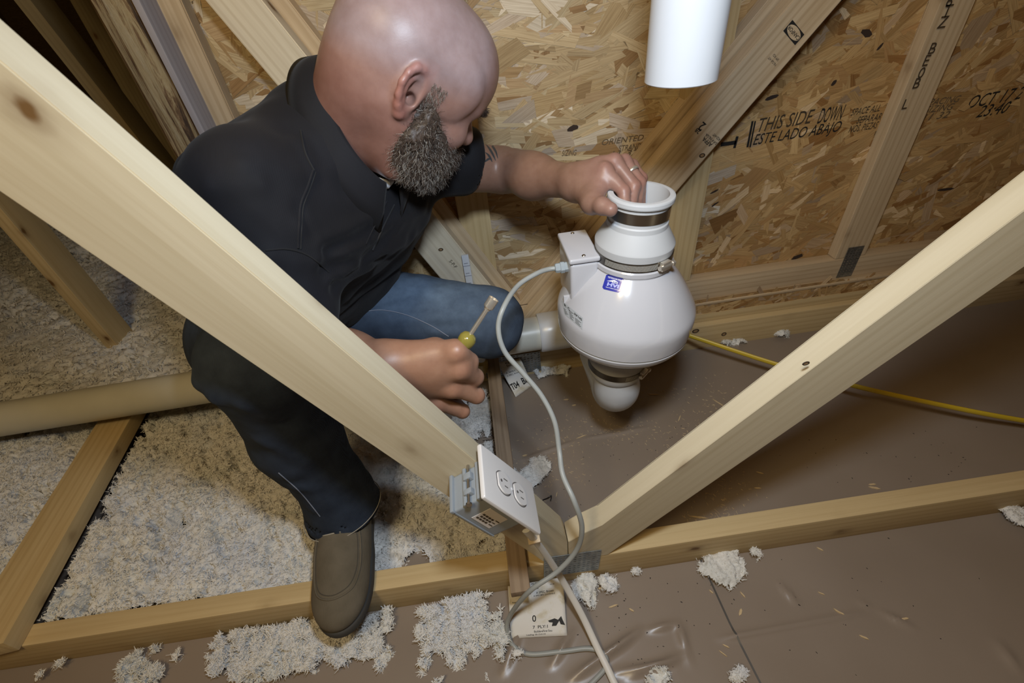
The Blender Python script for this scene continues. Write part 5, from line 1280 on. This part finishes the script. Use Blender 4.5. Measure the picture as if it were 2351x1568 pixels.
# sleeve hems
def ring_on(c, n, r, w_, name, mat, parent, sq=1.0, th_=.0022):
    n = nz(n); a = nz(np.cross(n, (0, 0, 1))); b = np.cross(n, a)
    P = [c+(a*math.cos(t_)*r+b*math.sin(t_)*r*sq) for t_ in np.linspace(0, 2*math.pi, 49)]
    return tube_obj(name, P, w_, mat, parent, 8)
# collar: stand wrapped round the neck, folded leaf lying outside it
bm = bmesh.new(); rows = []; n_ = 84; gap = .26
for i in range(n_+1):
    an = gap+(2*math.pi-2*gap)*i/n_; fr_ = abs(an-math.pi)/math.pi           # 0 at the nape, 1 at the front
    rad_ = c_e1*math.cos(an)*.086+c_e2*math.sin(an)*.0665; o_ = nz(rad_); top = CC0+rad_*(1-.02*fr_)-cn*(.004+.018*fr_**4)
    wdt = .044+.034*fr_**3; sp_ = o_*(.40+.25*fr_)-cn*.9+c_e1*.55*fr_**4; sp_ = nz(sp_)
    prof = [top-cn*.034-o_*.002, top-o_*.001, top+cn*.003+o_*.002, top+cn*.001+o_*.007, top+sp_*wdt*.5+o_*.0115, top+sp_*wdt+o_*.0105, top+sp_*wdt+o_*.0070, top+sp_*wdt*.5+o_*.0075, top+o_*.003-cn*.004, top+o_*.001-cn*.034]
    rows.append([bm.verts.new(p) for p in prof])
for a, b in zip(rows, rows[1:]):
    for k in range(len(a)): bm.faces.new((a[k], a[(k+1) % len(a)], b[(k+1) % len(a)], b[k]))
bm.faces.new(rows[0]); bm.faces.new(list(reversed(rows[-1])))
collar = bm_obj('collar', bm, SHIRT, shirt, smooth=True)
cst = [[] for _ in range(1)]
def seam(name, pts, bv, r_, mat, parent, off=.0006, res=10):
    P = [on_surface(bv, p[0], p[1], off) for p in spline([np.array((*p, 0.)) for p in pts], res)]
    P = [np.array(p) for p in P if p is not None]
    Q = [P[0]]
    for p in P[1:]:
        if .0008 < np.linalg.norm(p-Q[-1]) < .03: Q.append(p)
    return tube_obj(name, Q, r_, mat, parent, 6) if len(Q) > 3 else None
DSEAM = plain('black_seam', (.008, .008, .009, 1), .8)
seam('armhole_seam', [(718, 392), (705, 430), (690, 470), (686, 520), (684, 570)], bvSh, .0016, SHIRT, shirt)
seam('armhole_seam', [(724, 396), (711, 434), (696, 474), (692, 522), (690, 572)], bvSh, .0010, DSEAM, shirt)
seam('shoulder_seam', [(690, 300), (700, 350), (720, 392)], bvSh, .0014, DSEAM, shirt)
seam('hem_stitch', [(610, 575), (660, 572), (710, 588), (755, 625)], bvSh, .0012, DSEAM, shirt)
seam('placket_edge', [(905, 470), (880, 520), (855, 575)], bvSh, .0016, DSEAM, shirt)
seam('placket_edge', [(888, 462), (866, 505), (840, 560)], bvSh, .0012, SHIRT, shirt)
# white undershirt showing in the collar gap
bm = bmesh.new(); uc_ = CC0-cn*.030+c_e1*.078; add_tube(bm, [uc_-c_e2*.034-c_e1*.01, uc_+c_e1*.004, uc_+c_e2*.034-c_e1*.01], .007, 10); bm_obj('undershirt', bm, plain('white_cotton', (.70, .72, .76, 1), .8), man, smooth=True)

# ------------------------------------------------------------------ jeans
J = Field((-.64, .40, .10), (.09, 1.02, .68), .0050)
AR = np.array([-.352, .545, .185]); AL = np.array([-.37, .875, .335])
J.cone(HR, HLp, .112, .108); J.cone(HR, KR, .100, .070, k=.05); J.cone(KR, KR*.45+AR*.55+np.array((-.03, .02, 0)), .068, .066, k=.03)
J.cone(KR*.45+AR*.55+np.array((-.02, .015, 0)), AR+np.array((0, -.004, .02)), .066, .056, k=.04)
J.cone(AR+np.array((0, 0, .035)), AR+np.array((-.002, -.012, -.030)), .058, .076, k=.03)
J.cone(HLp, KL, .098, .074, k=.05); J.ell(KL+np.array((.004, 0, -.006)), (.070, .072, .074), k=.03); J.cone(KL+np.array((-.03, .01, -.012)), AL, .056, .048, k=.02)
V0, F0 = J.mesh(1); bv0 = BVHTree.FromPolygons([Vector(v) for v in V0], [tuple(int(i) for i in f) for f in F0])
for a, b, r0 in (((443, 850), (520, 840), .012), ((455, 880), (540, 880), .012), ((490, 915), (570, 900), .012), ((500, 935), (600, 950), .010), ((560, 930), (640, 960), .008), ((600, 1010), (700, 1060), .007), ((680, 1120), (800, 1110), .007), ((720, 1170), (850, 1140), .008),
                 ((830, 690), (960, 640), .007), ((820, 720), (980, 700), .006), ((950, 740), (1090, 720), .006), ((1010, 660), (1100, 700), .005), ((990, 760), (1100, 775), .007)):
    p, q_ = sp(*a, -.006), sp(*b, -.006)
    if p is not None and q_ is not None: J.cone(p, q_, r0, r0*.6, k=.014)
for a, b, r0 in (((840, 705), (960, 670), .005), ((1000, 750), (1090, 745), .004)):
    p, q_ = sp(*a, .003), sp(*b, .003)
    if p is not None and q_ is not None: J.cone(p, q_, r0, r0*.5, k=.010, op='s')
J.noise(.006, 18, 8); J.noise(.003, 45, 9)
hd = nz((-.002, -.012, -.065)+np.array((0.05, 0, 0))*.0); hc = AR+np.array((-.002, -.014, -.036))
half(J, hc, nz((.10, -.18, -.98)), .13); J.cone(hc+np.array((0, 0, .004)), hc+np.array((0, -.005, -.06)), .066, .070, op='s')
V, F = J.mesh(2); me = np_mesh('jeans', V, F)
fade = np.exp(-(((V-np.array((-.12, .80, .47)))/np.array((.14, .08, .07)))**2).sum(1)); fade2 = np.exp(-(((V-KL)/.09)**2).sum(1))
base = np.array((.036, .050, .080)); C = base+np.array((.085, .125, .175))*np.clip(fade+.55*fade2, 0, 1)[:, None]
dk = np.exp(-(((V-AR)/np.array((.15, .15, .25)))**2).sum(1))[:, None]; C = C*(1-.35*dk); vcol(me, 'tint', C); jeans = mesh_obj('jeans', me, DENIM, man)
bvJ = bvh_of(jeans)
seam('inseam', [(835, 715), (880, 712), (930, 722), (985, 745), (1030, 772)], bvJ, .0009, THREAD_B, jeans)
seam('inseam', [(640, 1085), (690, 1130), (735, 1185)], bvJ, .0009, THREAD_B, jeans)
n_h = nz((.10, -.18, -.98)); a_h = nz(np.cross(n_h, (1, 0, 0))); b_h = np.cross(n_h, a_h)
tube_obj('hem', [hc-n_h*.001+(a_h*math.cos(t_)+b_h*math.sin(t_))*.0722 for t_ in np.linspace(0, 2*math.pi, 60)], .0032, DENIM, jeans, 8)
tube_obj('hem_thread', [hc-n_h*.008+(a_h*math.cos(t_)+b_h*math.sin(t_))*.0775 for t_ in np.linspace(0, 2*math.pi, 60)], .0008, THREAD, jeans, 6)
bm = lathe([(.060, -.03), (.0655, .006), (.0672, .006), (.062, -.03)], 48, True); bm_obj('lining', bm, LINING, jeans, frame(hc-n_h*.004, a_h, z=n_h), smooth=True)

# ------------------------------------------------------------------ shoes
def shoe(heel, toe, ground, mat_l, parent):
    heel = np.array(heel, float); toe = np.array(toe, float); ln = np.linalg.norm(toe-heel); y_ = nz(toe-heel); z_ = nz(np.array(ground)); x_ = np.cross(y_, z_)
    M3 = np.stack([x_, y_, z_]); W = lambda P: heel+np.asarray(P, float)@M3
    T = Field((-.075, -.02, -.005), (.075, ln+.02, .125), .0028)
    T.ell((0, .060, .038), (.043, .066, .046)); T.ell((0, .062, .070), (.041, .058, .040), k=.02)
    T.ell((.002, .165, .034), (.051, .110, .036), k=.03); T.ell((.001, .120, .052), (.044, .090, .036), k=.03); T.ell((.004, .225, .030), (.047, .062, .028), k=.02)
    T.put(lambda P: P[..., 2]-.012, (-.08, -.03, -.03), (.08, ln+.03, .012), 0, 's')
    T.cone((0, .060, .095), (0, .058, .16), .036, .040, op='s')
    V, F = T.mesh(2); up = mesh_obj('shoe_upper', np_mesh('shoe_upper', W(V), F), mat_l, parent)
    T = Field((-.075, -.02, -.012), (.075, ln+.02, .04), .0028)
    T.ell((0, .060, .010), (.046, .066, .030)); T.ell((.002, .165, .010), (.0535, .112, .030), k=.03); T.ell((.004, .222, .010), (.049, .068, .028), k=.02)
    T.put(lambda P: np.maximum(P[..., 2]-.021, -(P[..., 2]-0.0)), (-.08, -.03, -.06), (.08, ln+.03, .06), 0, 'i') if False else None
    T.put(lambda P: .020-P[..., 2], (-.08, -.03, .020), (.08, ln+.03, .06), 0, 's'); T.put(lambda P: P[..., 2]-.001, (-.08, -.03, -.03), (.08, ln+.03, .001), 0, 's')
    V, F = T.mesh(1); mesh_obj('sole', np_mesh('sole', W(V), F), SOLE, up)
    # raised moccasin seam, topline stitch, lace
    bvs = BVHTree.FromPolygons([Vector(v) for v in up.data.vertices[:] and [v.co for v in up.data.vertices]], [tuple(p.vertices) for p in up.data.polygons])
    def drop(pts, r_, nm, m_, off=.0006):
        P = []
        for (x, y) in spline([np.array((*p, 0.)) for p in pts], 8)[:, :2]:
            h = bvs.ray_cast(Vector(W((x, y, .2))), Vector(-z_))
            if h[0] is not None: P.append(np.array(h[0])+z_*off)
        if len(P) > 3: tube_obj(nm, P, r_, m_, up, 8)
    drop([(-.038, .125), (-.041, .165), (-.038, .205), (-.026, .236), (.003, .248), (.031, .236), (.042, .205), (.043, .165), (.040, .125)], .0017, 'toe_seam', CANVAS)
    drop([(-.034, .128), (-.037, .165), (-.034, .203), (-.022, .231), (.003, .242), (.028, .231), (.038, .203), (.039, .165), (.036, .128)], .0007, 'toe_stitch', DTHREAD)
    drop([(-.044, .120), (-.02, .137), (.003, .141), (.026, .137), (.046, .120)], .0012, 'topline_stitch', THREAD)
    return up, W
up, Wr = shoe((-.362, .607, .0895), (-.338, .317, .0895), (0, 0, 1), CANVAS, man)
for s_, pts in ((-1, [(-.044, .105, .060), (-.056, .100, .062), (-.062, .104, .066), (-.066, .112, .063)]), (1, [(.044, .105, .060), (.056, .100, .056), (.062, .112, .052)])):
    tube_obj('lace', spline([Wr(p) for p in pts], 6), .0042, plain('shoe_lace', (.09, .075, .06, 1), .9), up, 8)
shoe((-.40, .84, .335), (-.44, .90, .085+.045), (-.9, .2, .2), CANVAS, man)

# ------------------------------------------------------------------ nut driver in the fist
nd = empty('nut_driver', tuple(nd0), 'nut driver with amber handle and nickel shaft held in the fist', 'tool')
DM = frame(nd0, np.cross(ndd, (0, 0, 1)), z=ndd)
t = NT('amber_handle'); t.set(Base_Color=(.30, .25, .05, 1), Roughness=.18); t.b.inputs['Transmission Weight'].default_value = .25; AMBER = t.m
bm_obj('handle', lathe([(0, -.062), (.0110, -.061), (.0125, -.056), (.0128, -.040), (.0128, -.018), (.0098, -.011), (.0098, -.009), (.0105, -.008), (.0098, -.007), (.0106, -.005), (.0098, -.003), (.0108, .000), (.0120, .005), (.0118, .010), (.0090, .015), (.0040, .0175), (0, .0175)], 24), AMBER, nd, DM, autosmooth=45)
LS_ = np.linalg.norm(nd1-nd0)
bm_obj('shaft', lathe([(0, .010), (.0032, .010), (.0032, LS_-.016), (.0045, LS_-.014), (.0045, LS_-.012), (0, LS_-.012)], 20), CHROME, nd, DM, autosmooth=45)
bm_obj('socket', lathe([(.0040, LS_-.013), (.0068, LS_-.011), (.0072, LS_-.009), (.0072, LS_+.003), (.0058, LS_+.003), (.0050, LS_-.004), (0, LS_-.004)], 24), CHROME, nd, DM, autosmooth=45)
